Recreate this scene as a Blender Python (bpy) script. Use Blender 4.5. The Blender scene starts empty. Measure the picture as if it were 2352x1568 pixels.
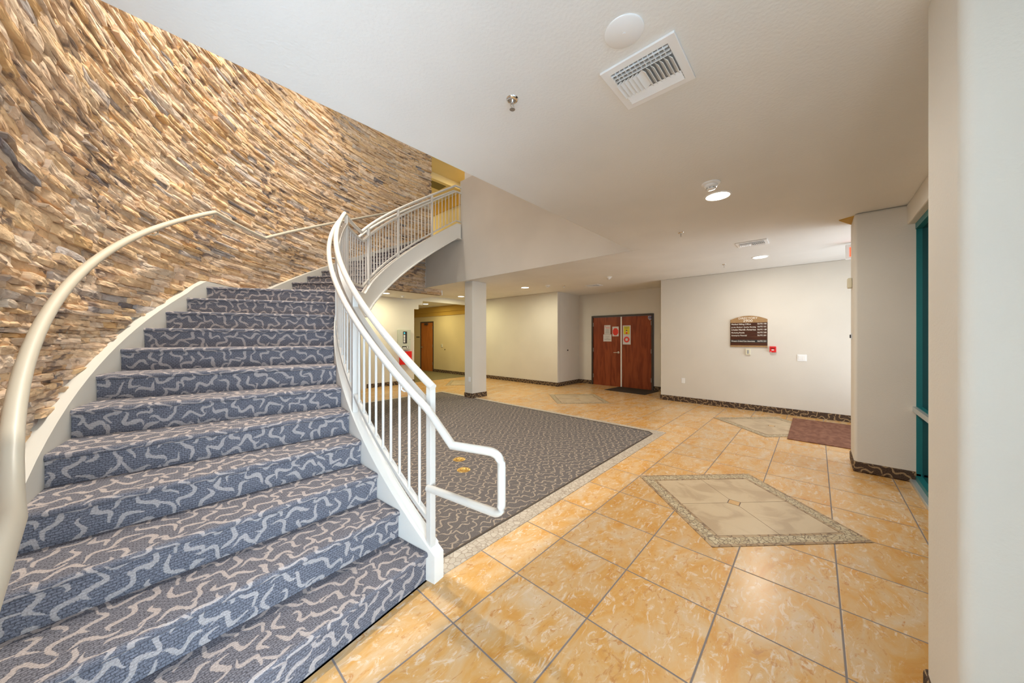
import bpy, bmesh, math, random
from mathutils import Vector, Matrix
PI = math.pi
R_ = math.radians
rnd = random.Random(7)
S = bpy.context.scene
COL = S.collection

# ------------------------------------------------------------------ camera
TH = R_(42.533)
cd = bpy.data.cameras.new('camera')
cd.sensor_width = 36.0
cd.lens = 760.79 / 2352 * 36
cd.shift_y = -9.87 / 2352
cd.clip_start = 0.02
cam = bpy.data.objects.new('camera', cd)
COL.objects.link(cam)
cam.location = (0, 0, 1.5)
cam.rotation_euler = (PI / 2, 0, TH - PI / 2)
S.camera = cam

# ------------------------------------------------------------------ exposure, world, large lights
S.view_settings.view_transform = 'Standard'
S.view_settings.look = 'None'
S.view_settings.gamma = 1.0
S.view_settings.use_curve_mapping = False
S.view_settings.exposure = 0.43
w = bpy.data.worlds.new('world')
S.world = w
w.use_nodes = True
w.node_tree.nodes['Background'].inputs[0].default_value = (0.75, 0.86, 1.0, 1)
w.node_tree.nodes['Background'].inputs[1].default_value = 1.0


def area(name, loc, direction, sx, sy, power, color, spread=180):
    l = bpy.data.lights.new(name, 'AREA')
    l.shape = 'RECTANGLE'
    l.size = sx
    l.size_y = sy
    l.energy = power
    l.color = color
    l.spread = R_(spread)
    o = bpy.data.objects.new(name, l)
    COL.objects.link(o)
    o.location = loc
    o.rotation_euler = Vector(direction).to_track_quat('-Z', 'Y').to_euler()
    return o


DAY = (0.72, 0.85, 1.0)
# daylight through the glazed entrance front behind the camera and its corner side glazing
area('daylight_front', (-0.95, -1.0, 1.45), (0, 1, 0.10), 2.7, 2.5, 140, (0.46, 0.68, 1.0), 150)
area('ceiling_fill_front', (-0.75, -1.0, 0.5), (0.25, 0.92, 0.62), 3.0, 0.9, 92, (0.92, 0.95, 1.0), 155)  # added upward fill at the front glazing, brightens the ceiling
area('daylight_side', (-2.35, 0.15, 1.45), (1, 0.6, 0.1), 1.4, 2.5, 14, (0.75, 0.86, 1.0))
area('stone_wall_fill', (-0.6, -1.0, 5.7), (-0.15, 1, -0.12), 3.4, 2.3, 290, (0.92, 0.95, 1.0), 130)  # added upper fill, unseen, brightens the stone wall
area('daylight_entry', (7.0, -1.95, 1.4), (0, 1, 0.7), 2.0, 2.4, 55, (0.92, 0.95, 1.0))  # entry daylight with an added upward aim to brighten the ceiling


# ------------------------------------------------------------------ node helpers
def newmat(name, color=(0.8, 0.8, 0.8), rough=0.5, metal=0.0, spec=0.5, emit=None, es=1.0):
    m = bpy.data.materials.new(name)
    m.use_nodes = True
    b = m.node_tree.nodes['Principled BSDF']
    b.inputs['Base Color'].default_value = (*color, 1)
    b.inputs['Roughness'].default_value = rough
    b.inputs['Metallic'].default_value = metal
    b.inputs['Specular IOR Level'].default_value = spec
    if emit:
        b.inputs['Emission Color'].default_value = (*emit, 1)
        b.inputs['Emission Strength'].default_value = es
    return m


class NT:
    def __init__(s, m):
        s.m = m
        s.t = m.node_tree
        s.b = s.t.nodes['Principled BSDF']

    def n(s, typ, ins=None, **kw):
        nd = s.t.nodes.new(typ)
        for k, v in kw.items():
            setattr(nd, k, v)
        for k, v in (ins or {}).items():
            s.set(nd.inputs[k], v)
        return nd

    def set(s, sock, v):
        if isinstance(v, bpy.types.NodeSocket):
            s.t.links.new(v, sock)
        elif isinstance(v, (tuple, list)) and len(v) == 3 and sock.type == 'RGBA':
            sock.default_value = (*v, 1)
        else:
            sock.default_value = v

    def math(s, op, a, b=0.0, c=0.0):
        nd = s.t.nodes.new('ShaderNodeMath')
        nd.operation = op
        s.set(nd.inputs[0], a)
        s.set(nd.inputs[1], b)
        if len(nd.inputs) > 2:
            s.set(nd.inputs[2], c)
        return nd.outputs[0]

    def mix(s, fac, a, b, blend='MIX'):
        nd = s.t.nodes.new('ShaderNodeMix')
        nd.data_type = 'RGBA'
        nd.blend_type = blend
        s.set(nd.inputs[0], fac)
        s.set(nd.inputs[6], a)
        s.set(nd.inputs[7], b)
        return nd.outputs[2]

    def ramp(s, fac, stops, interp='LINEAR'):
        nd = s.t.nodes.new('ShaderNodeValToRGB')
        cr = nd.color_ramp
        cr.interpolation = interp
        while len(cr.elements) < len(stops):
            cr.elements.new(0.5)
        for e, (p, c) in zip(cr.elements, stops):
            e.position = p
            e.color = (*c, 1) if len(c) == 3 else c
        s.set(nd.inputs[0], fac)
        return nd.outputs[0]

    def noise(s, vec, scale, detail=2.0, dist=0.0, rough=0.5):
        nd = s.n('ShaderNodeTexNoise', {'Scale': scale, 'Detail': detail, 'Distortion': dist, 'Roughness': rough})
        s.set(nd.inputs['Vector'], vec)
        return nd.outputs[0]

    def smooth(s, v, a, b):
        nd = s.n('ShaderNodeMapRange', {1: a, 2: b, 3: 0.0, 4: 1.0}, interpolation_type='SMOOTHSTEP')
        s.set(nd.inputs[0], v)
        return nd.outputs[0]

    def bump(s, h, strength=0.3, dist=0.01):
        nd = s.n('ShaderNodeBump', {'Strength': strength, 'Distance': dist})
        s.set(nd.inputs['Height'], h)
        s.t.links.new(nd.outputs[0], s.b.inputs['Normal'])

    def obj(s):
        return s.n('ShaderNodeTexCoord').outputs['Object']

    def uv(s):
        return s.n('ShaderNodeUVMap').outputs[0]

    def geo(s):
        return s.n('ShaderNodeNewGeometry').outputs['Position']

    def xyz(s, v):
        nd = s.n('ShaderNodeSeparateXYZ')
        s.set(nd.inputs[0], v)
        return nd.outputs

    def comb(s, x, y, z=0.0):
        nd = s.n('ShaderNodeCombineXYZ')
        s.set(nd.inputs[0], x)
        s.set(nd.inputs[1], y)
        s.set(nd.inputs[2], z)
        return nd.outputs[0]

    def color(s, c):
        s.t.links.new(c, s.b.inputs['Base Color'])


def plaster(name, col, bump=0.25, scale=90):
    m = newmat(name, col, 0.75, spec=0.25)
    t = NT(m)
    p = t.geo()
    n = t.noise(p, scale, 3)
    t.bump(n, bump, 0.004)
    n2 = t.noise(p, 1.3, 2)
    t.color(t.mix(t.smooth(n2, 0.3, 0.7), tuple(c * 0.97 for c in col), tuple(min(1, c * 1.02) for c in col)))
    return m


M = {}
M['wall'] = plaster('wall_paint', (0.70, 0.66, 0.595))
M['ceil'] = plaster('ceiling_paint', (0.80, 0.795, 0.775), 0.4, 60)
M['yellow'] = plaster('hall_lamplight_paint', (0.72, 0.60, 0.36))  # yellow of the hall lamps put into the paint colour
M['mustard'] = plaster('shaded_mustard_paint', (0.55, 0.34, 0.07))  # dark tone includes the shade on the hall soffit bands
M['white'] = newmat('white_enamel', (0.88, 0.89, 0.90), 0.4)
M['whitepl'] = newmat('white_plastic', (0.86, 0.86, 0.85), 0.35)
M['ivory'] = newmat('ivory_plastic', (0.72, 0.68, 0.52), 0.4)
M['grey'] = newmat('grey_shadow_metal', (0.35, 0.35, 0.34), 0.6)
M['dark'] = newmat('black_plastic', (0.02, 0.02, 0.022), 0.4)
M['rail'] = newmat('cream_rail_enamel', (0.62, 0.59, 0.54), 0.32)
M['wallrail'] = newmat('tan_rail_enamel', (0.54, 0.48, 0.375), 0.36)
M['skirt'] = newmat('skirt_enamel', (0.56, 0.53, 0.47), 0.5)
M['string'] = newmat('cream_stringer_enamel', (0.77, 0.74, 0.68), 0.45)
M['chrome'] = newmat('chrome', (0.75, 0.75, 0.75), 0.15, 1.0)
M['steel'] = newmat('satin_steel', (0.6, 0.59, 0.56), 0.35, 1.0)
M['brass'] = newmat('brass', (0.80, 0.52, 0.18), 0.28, 1.0)
M['red'] = newmat('red_enamel', (0.72, 0.01, 0.01), 0.35)
M['teal'] = newmat('teal_frame', (0.01, 0.17, 0.19), 0.4)
M['alu'] = newmat('aluminium', (0.55, 0.6, 0.62), 0.4, 0.6)
M['lens'] = newmat('lamp_lens', (1, 1, 1), 0.4, emit=(1.0, 0.97, 0.85), es=5.0)
M['paper'] = newmat('paper', (0.68, 0.66, 0.66), 0.7)
M['ink'] = newmat('ink', (0.12, 0.12, 0.13), 0.7)
M['redink'] = newmat('red_ink', (0.8, 0.05, 0.03), 0.6)
M['yelink'] = newmat('yellow_ink', (0.75, 0.65, 0.02), 0.6)
M['skin'] = newmat('peach_ink', (0.8, 0.5, 0.35), 0.6)
M['blueink'] = newmat('blue_ink', (0.06, 0.06, 0.25), 0.6)
M['gold'] = newmat('gold_ink', (0.8, 0.6, 0.1), 0.5)
M['panelgrey'] = newmat('panel_enamel', (0.50, 0.52, 0.45), 0.45)
M['lcd'] = newmat('lcd', (0.02, 0.1, 0.12), 0.3, emit=(0.1, 0.7, 0.8), es=1.0)
M['lettering'] = newmat('cream_lettering', (0.85, 0.80, 0.72), 0.5)
M['bronze'] = newmat('dark_bronze_frame', (0.055, 0.04, 0.032), 0.45)
M['exitred'] = newmat('exit_letters', (0.9, 0.05, 0.02), 0.4, emit=(1.0, 0.06, 0.02), es=2.0)
M['darkglass'] = newmat('dark_reflection_glass', (0.004, 0.006, 0.012), 0.04, spec=0.6)  # dark grazing reflection put into the pane colour
gm = newmat('clear_glass', (1, 1, 1), 0.02)
t = NT(gm)
tr = t.n('ShaderNodeBsdfTransparent', {'Color': (0.93, 0.97, 0.96)})
gl = t.n('ShaderNodeBsdfGlossy', {'Roughness': 0.02})
fr = t.n('ShaderNodeFresnel', {'IOR': 1.45})
mx = t.n('ShaderNodeMixShader')
t.t.links.new(fr.outputs[0], mx.inputs[0])
t.t.links.new(tr.outputs[0], mx.inputs[1])
t.t.links.new(gl.outputs[0], mx.inputs[2])
t.t.links.new(mx.outputs[0], t.t.nodes['Material Output'].inputs[0])
M['glass'] = gm


# --- floor tile
def mat_tile():
    m = newmat('orange_tile', (0.7, 0.4, 0.18), 0.27, spec=0.42)
    t = NT(m)
    p = t.geo()
    x, y, z = t.xyz(p)
    u = t.math('DIVIDE', t.math('SUBTRACT', x, 1.0722), 0.5008)
    v = t.math('DIVIDE', t.math('SUBTRACT', y, 1.4022), 0.5008)
    fu, fv = t.math('FLOOR', u), t.math('FLOOR', v)
    cell = t.comb(fu, fv)
    wn = t.n('ShaderNodeTexWhiteNoise')
    t.set(wn.inputs[0], cell)
    off = t.n('ShaderNodeVectorMath', operation='SCALE')
    t.set(off.inputs[0], wn.outputs[1])
    off.inputs[3].default_value = 37.0
    add = t.n('ShaderNodeVectorMath', operation='ADD')
    t.set(add.inputs[0], p)
    t.set(add.inputs[1], off.outputs[0])
    mp = t.n('ShaderNodeMapping')
    mp.inputs['Scale'].default_value = (1.0, 2.0, 1.0)
    mp.inputs['Rotation'].default_value = (0, 0, 0.5)
    t.set(mp.inputs[0], add.outputs[0])
    q = mp.outputs[0]
    n1 = t.noise(q, 2.3, 5, 1.4, 0.6)
    n2 = t.noise(q, 7, 6, 2.2, 0.7)
    c = t.ramp(n1, [(0.30, (0.56, 0.265, 0.06)), (0.43, (0.60, 0.335, 0.105)), (0.55, (0.61, 0.395, 0.19)), (0.72, (0.60, 0.46, 0.31))])
    c = t.mix(t.smooth(n2, 0.52, 0.66), c, (0.68, 0.54, 0.40))
    c = t.mix(t.smooth(t.noise(q, 9, 5, 1.8, 0.7), 0.56, 0.68), c, (0.50, 0.25, 0.085))
    tv = t.math('MULTIPLY_ADD', wn.outputs[0], 0.10, 0.93)
    c = t.mix(1.0, c, t.comb(tv, tv, tv), 'MULTIPLY')
    du = t.math('ABSOLUTE', t.math('SUBTRACT', u, t.math('ROUND', u)))
    dv = t.math('ABSOLUTE', t.math('SUBTRACT', v, t.math('ROUND', v)))
    g = t.math('MINIMUM', du, dv)
    gr = t.math('SUBTRACT', 1.0, t.smooth(g, 0.006, 0.011))
    t.color(t.mix(gr, c, (0.20, 0.17, 0.16)))
    t.set(t.b.inputs['Roughness'], t.math('MULTIPLY_ADD', gr, 0.45, 0.27))
    t.bump(t.math('MULTIPLY', t.smooth(g, 0.004, 0.014), 1.0), 0.35, 0.002)
    return m


def stroke_layer(t, q, cx, cy, ox, oy, wd, rot, seed):
    """short hand drawn S strokes, one per jittered cell"""
    x, y, z = t.xyz(q)
    px = t.math('MULTIPLY_ADD', x, 1.0 / cx, ox)
    py = t.math('MULTIPLY_ADD', y, 1.0 / cy, oy)
    fx, fy = t.math('FLOOR', px), t.math('FLOOR', py)
    wn = t.n('ShaderNodeTexWhiteNoise')
    t.set(wn.inputs[0], t.comb(fx, fy, seed))
    r1, r2, r3 = t.n('ShaderNodeSeparateColor', {0: wn.outputs[1]}).outputs[:3]
    lx = t.math('MULTIPLY', t.math('SUBTRACT', t.math('SUBTRACT', px, fx), 0.5), cx)
    ly = t.math('MULTIPLY', t.math('SUBTRACT', t.math('SUBTRACT', py, fy), 0.5), cy)
    an = t.math('MULTIPLY', t.math('SUBTRACT', r1, 0.5), rot)
    ca, sa = t.math('COSINE', an), t.math('SINE', an)
    u = t.math('SUBTRACT', t.math('MULTIPLY', lx, ca), t.math('MULTIPLY', ly, sa))
    v = t.math('ADD', t.math('MULTIPLY', lx, sa), t.math('MULTIPLY', ly, ca))
    L = min(cx, cy * 1.5) * 0.44
    k = t.math('MULTIPLY_ADD', r3, 26.0 * 0.12 / cy, 44.0 * 0.12 / cy)
    ph = t.math('MULTIPLY_ADD', u, k, t.math('MULTIPLY', r2, 6.283))
    A = cy * 0.17
    cur = t.math('MULTIPLY', t.math('SINE', ph), A)
    sl = t.math('MULTIPLY', t.math('MULTIPLY', t.math('COSINE', ph), k), A)
    dn = t.math('SQRT', t.math('MULTIPLY_ADD', sl, sl, 1.0))
    d = t.math('DIVIDE', t.math('ABSOLUTE', t.math('SUBTRACT', v, cur)), dn)
    ed = t.math('DIVIDE', t.math('ABSOLUTE', u), L)
    th = t.math('MULTIPLY', t.math('SUBTRACT', 1.0, t.math('POWER', ed, 3.0)), wd)
    rg = t.math('MULTIPLY', t.math('SUBTRACT', t.noise(q, 170, 2), 0.5), 0.010)
    return t.math('SUBTRACT', 1.0, t.smooth(t.math('ADD', t.math('SUBTRACT', d, th), rg), -0.0016, 0.0016))


def squig(t, q, cx, cy, wd, rot):
    wb = t.n('ShaderNodeTexNoise', {'Scale': 9.0, 'Detail': 1.0})
    t.set(wb.inputs['Vector'], q)
    sc = t.n('ShaderNodeVectorMath', operation='MULTIPLY_ADD')
    t.set(sc.inputs[0], wb.outputs[1])
    sc.inputs[1].default_value = (0.055, 0.055, 0.0)
    t.set(sc.inputs[2], q)
    qq = sc.outputs[0]
    nw = t.math('MULTIPLY_ADD', t.noise(q, 30, 1), 1.3, 0.35)
    w_ = t.math('MULTIPLY', nw, wd)
    a = stroke_layer(t, qq, cx, cy, 0.0, 0.0, w_, rot, 1.0)
    b = stroke_layer(t, qq, cx, cy, 0.5, 0.5, w_, rot, 2.0)
    return t.math('MAXIMUM', a, b)


def mat_carpet(name, base, tan, uvm, cx, cy, wd=0.008, rot=1.6, rib=True, ribv=0.0125):
    m = newmat(name, base, 0.95, spec=0.1)
    t = NT(m)
    src = t.uv() if uvm else t.geo()
    line = squig(t, src, cx, cy, wd, rot)
    nf = t.noise(src, 160, 2)
    n2 = t.noise(src, 420, 1)
    c = t.mix(t.smooth(nf, 0.3, 0.7), tuple(b * 0.72 for b in base), tuple(b * 1.35 for b in base))
    c = t.mix(t.math('MULTIPLY', t.smooth(n2, 0.55, 0.7), 0.4), c, tuple(b * 2.2 for b in base))
    c2 = t.mix(t.smooth(nf, 0.3, 0.7), tuple(b * 0.85 for b in tan), tuple(b * 1.1 for b in tan))
    h = nf
    if rib:
        br = t.n('ShaderNodeTexBrick', {'Scale': 1.0, 'Mortar Size': ribv * 0.17, 'Mortar Smooth': 0.7, 'Brick Width': ribv * 1.9,
                                        'Row Height': ribv, 'Color1': (1, 1, 1), 'Color2': (0.8, 0.8, 0.8), 'Mortar': (0.0, 0.0, 0.0)})
        wv = t.n('ShaderNodeTexNoise', {'Scale': 70.0, 'Detail': 2.0})
        t.set(wv.inputs['Vector'], src)
        ws_ = t.n('ShaderNodeVectorMath', operation='MULTIPLY_ADD')
        t.set(ws_.inputs[0], wv.outputs[1])
        ws_.inputs[1].default_value = (0.016, 0.0055, 0.0)
        t.set(ws_.inputs[2], src)
        t.set(br.inputs[0], ws_.outputs[0])
        f = t.math('SUBTRACT', 1.0, br.outputs[1])
        f = t.math('MAXIMUM', f, t.smooth(t.noise(src, 120, 2), 0.52, 0.72))
        c = t.mix(f, tuple(b * 0.52 for b in base), c)
        c2 = t.mix(t.math('MULTIPLY_ADD', f, 0.35, 0.65), tuple(b * 0.65 for b in tan), c2)
        h = t.math('MULTIPLY_ADD', nf, 0.4, f)
    t.color(t.mix(line, c, c2))
    t.bump(h, 0.5, 0.003)
    return m


M['tile'] = mat_tile()
M['stair_carpet'] = mat_carpet('stair_carpet', (0.148, 0.144, 0.164), (0.39, 0.34, 0.32), True, 0.150, 0.120, 0.0100, 2.8)
M['floor_carpet'] = mat_carpet('lobby_carpet', (0.115, 0.102, 0.098), (0.33, 0.27, 0.215), False, 0.155, 0.105, 0.0062, 1.6, rib=False)
M['base_carpet'] = mat_carpet('base_strip_carpet', (0.090, 0.060, 0.044), (0.36, 0.25, 0.14), True, 0.15, 0.11, 0.008, 2.4, ribv=0.014)
M['hall_carpet'] = mat_carpet('hall_carpet', (0.19, 0.16, 0.09), (0.25, 0.21, 0.12), False, 0.15, 0.1, 0.006, 1.6, rib=False)


def mat_noise(name, c1, c2, scale, rough=0.6, bump=0.2, detail=4, dist=0.5, stretch=(1, 1, 1), lo=0.35, hi=0.65, bd=0.004):
    m = newmat(name, c1, rough, spec=0.3)
    t = NT(m)
    mp = t.n('ShaderNodeMapping')
    mp.inputs['Scale'].default_value = stretch
    t.set(mp.inputs[0], t.geo())
    n = t.noise(mp.outputs[0], scale, detail, dist)
    t.color(t.mix(t.smooth(n, lo, hi), c1, c2))
    t.bump(n, bump, bd)
    return m


M['redmat'] = mat_noise('brown_mat', (0.16, 0.065, 0.04), (0.23, 0.105, 0.065), 7, 0.95, 0.4, 8, stretch=(1, 2, 1))
M['blackmat'] = mat_noise('black_mat', (0.03, 0.022, 0.016), (0.06, 0.042, 0.03), 120, 0.95)
M['travertine'] = mat_noise('travertine', (0.42, 0.31, 0.195), (0.52, 0.405, 0.265), 4.0, 0.35, 0.15, 9, 1.0, lo=0.38, hi=0.58)
M['centertile'] = mat_noise('honey_tile', (0.50, 0.30, 0.12), (0.58, 0.37, 0.17), 8, 0.35)
M['cherry'] = mat_noise('cherry_veneer', (0.20, 0.040, 0.014), (0.30, 0.070, 0.024), 3.0, 0.35, 0.03, 5, 1.0, stretch=(3, 3, 0.45))
M['oakdoor'] = mat_noise('orange_veneer', (0.48, 0.145, 0.025), (0.56, 0.185, 0.035), 5.0, 0.4, 0.03, 5, 0.6, stretch=(3, 3, 0.3))
M['signwood'] = mat_noise('bronze_sign', (0.34, 0.20, 0.085), (0.40, 0.25, 0.12), 20, 0.4, 0.02, stretch=(1, 1, 4))
M['signdark'] = mat_noise('dark_slats', (0.050, 0.014, 0.006), (0.075, 0.022, 0.009), 10, 0.35, 0.02, stretch=(1, 0.5, 8))


def mat_mosaic(name, c1, c2, mortar, scale):
    m = newmat(name, c1, 0.5, spec=0.3)
    t = NT(m)
    p = t.geo()
    v = t.n('ShaderNodeTexVoronoi', {'Scale': scale})
    t.set(v.inputs['Vector'], p)
    e = t.n('ShaderNodeTexVoronoi', {'Scale': scale}, feature='DISTANCE_TO_EDGE')
    t.set(e.inputs['Vector'], p)
    x = t.xyz(v.outputs['Color'])[0]
    c = t.mix(x, c1, c2)
    g = t.smooth(e.outputs['Distance'], 0.03, 0.09)
    t.color(t.mix(g, mortar, c))
    t.bump(g, 0.4, 0.002)
    return m


M['mosaic'] = mat_mosaic('pebble_mosaic', (0.42, 0.33, 0.20), (0.55, 0.47, 0.32), (0.20, 0.15, 0.10), 34)
M['border'] = mat_mosaic('border_mosaic', (0.42, 0.36, 0.29), (0.52, 0.46, 0.38), (0.33, 0.27, 0.21), 26)
M['listello'] = mat_mosaic('border_liner', (0.33, 0.22, 0.12), (0.42, 0.31, 0.19), (0.20, 0.13, 0.08), 14)


def mat_stone():
    m = newmat('ledge_stone', (0.5, 0.35, 0.2), 0.8, spec=0.2)
    t = NT(m)
    at = t.n('ShaderNodeVertexColor', layer_name='stone')
    r, g, b = t.n('ShaderNodeSeparateColor', {0: at.outputs[0]}).outputs[:3]
    p = t.obj()
    c = t.ramp(r, [(0.0, (0.58, 0.42, 0.28)), (0.15, (0.73, 0.51, 0.31)), (0.30, (0.78, 0.55, 0.32)), (0.45, (0.76, 0.58, 0.42)),
                   (0.60, (0.80, 0.64, 0.48)), (0.72, (0.68, 0.44, 0.21)), (0.86, (0.62, 0.50, 0.38)), (0.96, (0.50, 0.44, 0.40)), (1.0, (0.24, 0.22, 0.22))])
    off = t.n('ShaderNodeVectorMath', operation='ADD')
    t.set(off.inputs[0], p)
    t.set(off.inputs[1], t.comb(t.math('MULTIPLY', g, 50.0), t.math('MULTIPLY', b, 50.0), 0.0))
    mp = t.n('ShaderNodeMapping')
    mp.inputs['Scale'].default_value = (1, 1, 2.2)
    t.set(mp.inputs[0], off.outputs[0])
    n = t.noise(mp.outputs[0], 6, 5, 0.8, 0.6)
    c = t.mix(t.smooth(n, 0.42, 0.62), c, t.mix(1.0, c, (0.80, 0.74, 0.70), 'MULTIPLY'))
    n3 = t.noise(p, 1.6, 4, 0.5)
    n5 = t.n('ShaderNodeMapping')
    n5.inputs['Scale'].default_value = (1.0, 1.0, 3.2)
    t.set(n5.inputs[0], p)
    dk = t.math('MULTIPLY', t.smooth(n3, 0.47, 0.64), t.smooth(t.noise(n5.outputs[0], 5.5, 4, 0.8), 0.50, 0.60))
    c = t.mix(t.math('MULTIPLY', dk, 0.80), c, (0.13, 0.10, 0.10))
    n4 = t.noise(mp.outputs[0], 14, 3)
    c = t.mix(t.math('MULTIPLY', t.smooth(n4, 0.60, 0.72), 0.55), c, (0.12, 0.08, 0.06))
    t.color(c)
    t.bump(t.noise(mp.outputs[0], 16, 5), 0.55, 0.02)
    return m


M['stone'] = mat_stone()


# ------------------------------------------------------------------ mesh helpers
class MB:
    def __init__(s):
        s.v = []
        s.f = []
        s.uv = []

    def face(s, pts, uv=None):
        i = len(s.v)
        s.v += [tuple(p) for p in pts]
        s.f.append(tuple(range(i, i + len(pts))))
        s.uv.append(uv)
        return s

    def box(s, x0, x1, y0, y1, z0, z1):
        P = [(x0, y0, z0), (x1, y0, z0), (x1, y1, z0), (x0, y1, z0), (x0, y0, z1), (x1, y0, z1), (x1, y1, z1), (x0, y1, z1)]
        i = len(s.v)
        s.v += P
        for q in ((0, 3, 2, 1), (4, 5, 6, 7), (0, 1, 5, 4), (1, 2, 6, 5), (2, 3, 7, 6), (3, 0, 4, 7)):
            s.f.append(tuple(i + k for k in q))
            a = q
            pts = [P[k] for k in a]
            nx = abs(pts[0][0] - pts[2][0]) < 1e-9
            ny = abs(pts[0][1] - pts[2][1]) < 1e-9
            if nx:
                s.uv.append([(p[1], p[2]) for p in pts])
            elif ny:
                s.uv.append([(p[0], p[2]) for p in pts])
            else:
                s.uv.append([(p[0], p[1]) for p in pts])
        return s

    def prism(s, poly, z0, z1):
        n = len(poly)
        i = len(s.v)
        s.v += [(x, y, z0) for x, y in poly] + [(x, y, z1) for x, y in poly]
        s.f.append(tuple(i + k for k in range(n - 1, -1, -1)))
        s.uv.append(None)
        s.f.append(tuple(i + n + k for k in range(n)))
        s.uv.append(None)
        L = 0
        for k in range(n):
            j = (k + 1) % n
            d = math.dist(poly[k], poly[j])
            s.f.append((i + k, i + j, i + n + j, i + n + k))
            s.uv.append([(L, z0), (L + d, z0), (L + d, z1), (L, z1)])
            L += d
        return s

    def tube(s, path, r, seg=12, caps=True, square=False):
        """pipe swept along a path; square=True gives a rectangular bar of r=(w,h)"""
        P = [Vector(p) for p in path]
        i0 = len(s.v)
        n = len(P)
        for k, p in enumerate(P):
            a = P[max(k - 1, 0)]
            b = P[min(k + 1, n - 1)]
            t1 = (p - a).normalized() if k > 0 else (b - p).normalized()
            t2 = (b - p).normalized() if k < n - 1 else t1
            tt = (t1 + t2).normalized()
            sc = 1.0 / max(0.5, tt.dot(t1))
            up = Vector((0, 0, 1))
            if abs(tt.z) > 0.95:
                up = Vector((1, 0, 0)) if not hasattr(s, 'upx') else s.upx
            sd = tt.cross(up).normalized()
            uu = sd.cross(tt).normalized()
            if square:
                w, h = r[0] / 2, r[1] / 2
                ring = [(-w, -h), (w, -h), (w, h), (-w, h)]
                for (x, y) in ring:
                    s.v.append(tuple(p + sd * x + uu * y * sc))
            else:
                # keep roundness through bends: stretch along the bend plane
                bn = (t2 - t1)
                for q in range(seg):
                    an = 2 * PI * q / seg
                    o = sd * math.cos(an) * r + uu * math.sin(an) * r
                    if bn.length > 1e-4:
                        bb = bn.normalized()
                        o += bb * o.dot(bb) * (sc - 1)
                    s.v.append(tuple(p + o))
        m = 4 if square else seg
        for k in range(n - 1):
            for q in range(m):
                a = i0 + k * m + q
                b = i0 + k * m + (q + 1) % m
                s.f.append((a, b, b + m, a + m))
                s.uv.append(None)
        if caps:
            s.f.append(tuple(i0 + q for q in range(m - 1, -1, -1)))
            s.uv.append(None)
            s.f.append(tuple(i0 + (n - 1) * m + q for q in range(m)))
            s.uv.append(None)
        return s

    def lathe(s, c, prof, seg=32, axis='z'):
        """prof: list of (r, h) along axis"""
        i0 = len(s.v)
        for (r, h) in prof:
            for q in range(seg):
                a = 2 * PI * q / seg
                x, y = r * math.cos(a), r * math.sin(a)
                if axis == 'z':
                    s.v.append((c[0] + x, c[1] + y, c[2] + h))
                else:
                    s.v.append((c[0] + h, c[1] + x, c[2] + y))
        for k in range(len(prof) - 1):
            for q in range(seg):
                a = i0 + k * seg + q
                b = i0 + k * seg + (q + 1) % seg
                s.f.append((a, b, b + seg, a + seg))
                s.uv.append(None)
        s.f.append(tuple(i0 + q for q in range(seg - 1, -1, -1)))
        s.uv.append(None)
        s.f.append(tuple(i0 + (len(prof) - 1) * seg + q for q in range(seg)))
        s.uv.append(None)
        return s


def wloc(o):
    v = Vector((0, 0, 0))
    while o is not None:
        v += o.location
        o = o.parent
    return v


def mk(name, mb, mat, parent=None, smooth=False, bevel=0.0, bseg=2, recenter=True, weld=True, angle=40):
    me = bpy.data.meshes.new(name)
    if parent is not None:
        off = wloc(parent)
    elif recenter:
        xs = [p[0] for p in mb.v]
        ys = [p[1] for p in mb.v]
        zs = [p[2] for p in mb.v]
        off = Vector(((min(xs) + max(xs)) / 2, (min(ys) + max(ys)) / 2, min(zs)))
    else:
        off = Vector((0, 0, 0))
    me.from_pydata([(p[0] - off.x, p[1] - off.y, p[2] - off.z) for p in mb.v], [], mb.f)
    if any(u is not None for u in mb.uv):
        lay = me.uv_layers.new(name='UVMap')
        for pi, poly in enumerate(me.polygons):
            u = mb.uv[pi]
            if u is None:
                for li in poly.loop_indices:
                    co = me.vertices[me.loops[li].vertex_index].co
                    lay.data[li].uv = (co.x, co.y)
            else:
                for k, li in enumerate(poly.loop_indices):
                    lay.data[li].uv = u[k]
    bm = bmesh.new()
    bm.from_mesh(me)
    if weld:
        bmesh.ops.remove_doubles(bm, verts=bm.verts, dist=1e-5)
    bmesh.ops.recalc_face_normals(bm, faces=bm.faces)
    bm.to_mesh(me)
    bm.free()
    me.materials.append(mat if not isinstance(mat, str) else M[mat])
    o = bpy.data.objects.new(name, me)
    COL.objects.link(o)
    if parent is not None:
        o.parent = parent
    else:
        o.location = off
    if smooth:
        for p in me.polygons:
            p.use_smooth = True
        me.set_sharp_from_angle(angle=R_(angle))
    if bevel > 0:
        md = o.modifiers.new('bevel', 'BEVEL')
        md.width = bevel
        md.segments = bseg
        md.limit_method = 'ANGLE'
        md.angle_limit = R_(35)
        if bseg > 2:
            for p in me.polygons:
                p.use_smooth = True
            md.harden_normals = True
    return o


def tag(o, label, cat, group=None, kind=None):
    if label:
        o['label'] = label
    if cat:
        o['category'] = cat
    if group:
        o['group'] = group
    if kind:
        o['kind'] = kind
    return o


def struct(name, mb, mat, parent=None, label=None, **kw):
    o = mk(name, mb, mat, parent, **kw)
    if parent is None:
        o['kind'] = 'structure'
        if label:
            o['label'] = label
    return o


def thing(name, loc, label, cat, group=None, kind=None):
    o = bpy.data.objects.new(name, None)
    o.empty_display_size = 0.1
    COL.objects.link(o)
    o.location = loc
    return tag(o, label, cat, group, kind)


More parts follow.
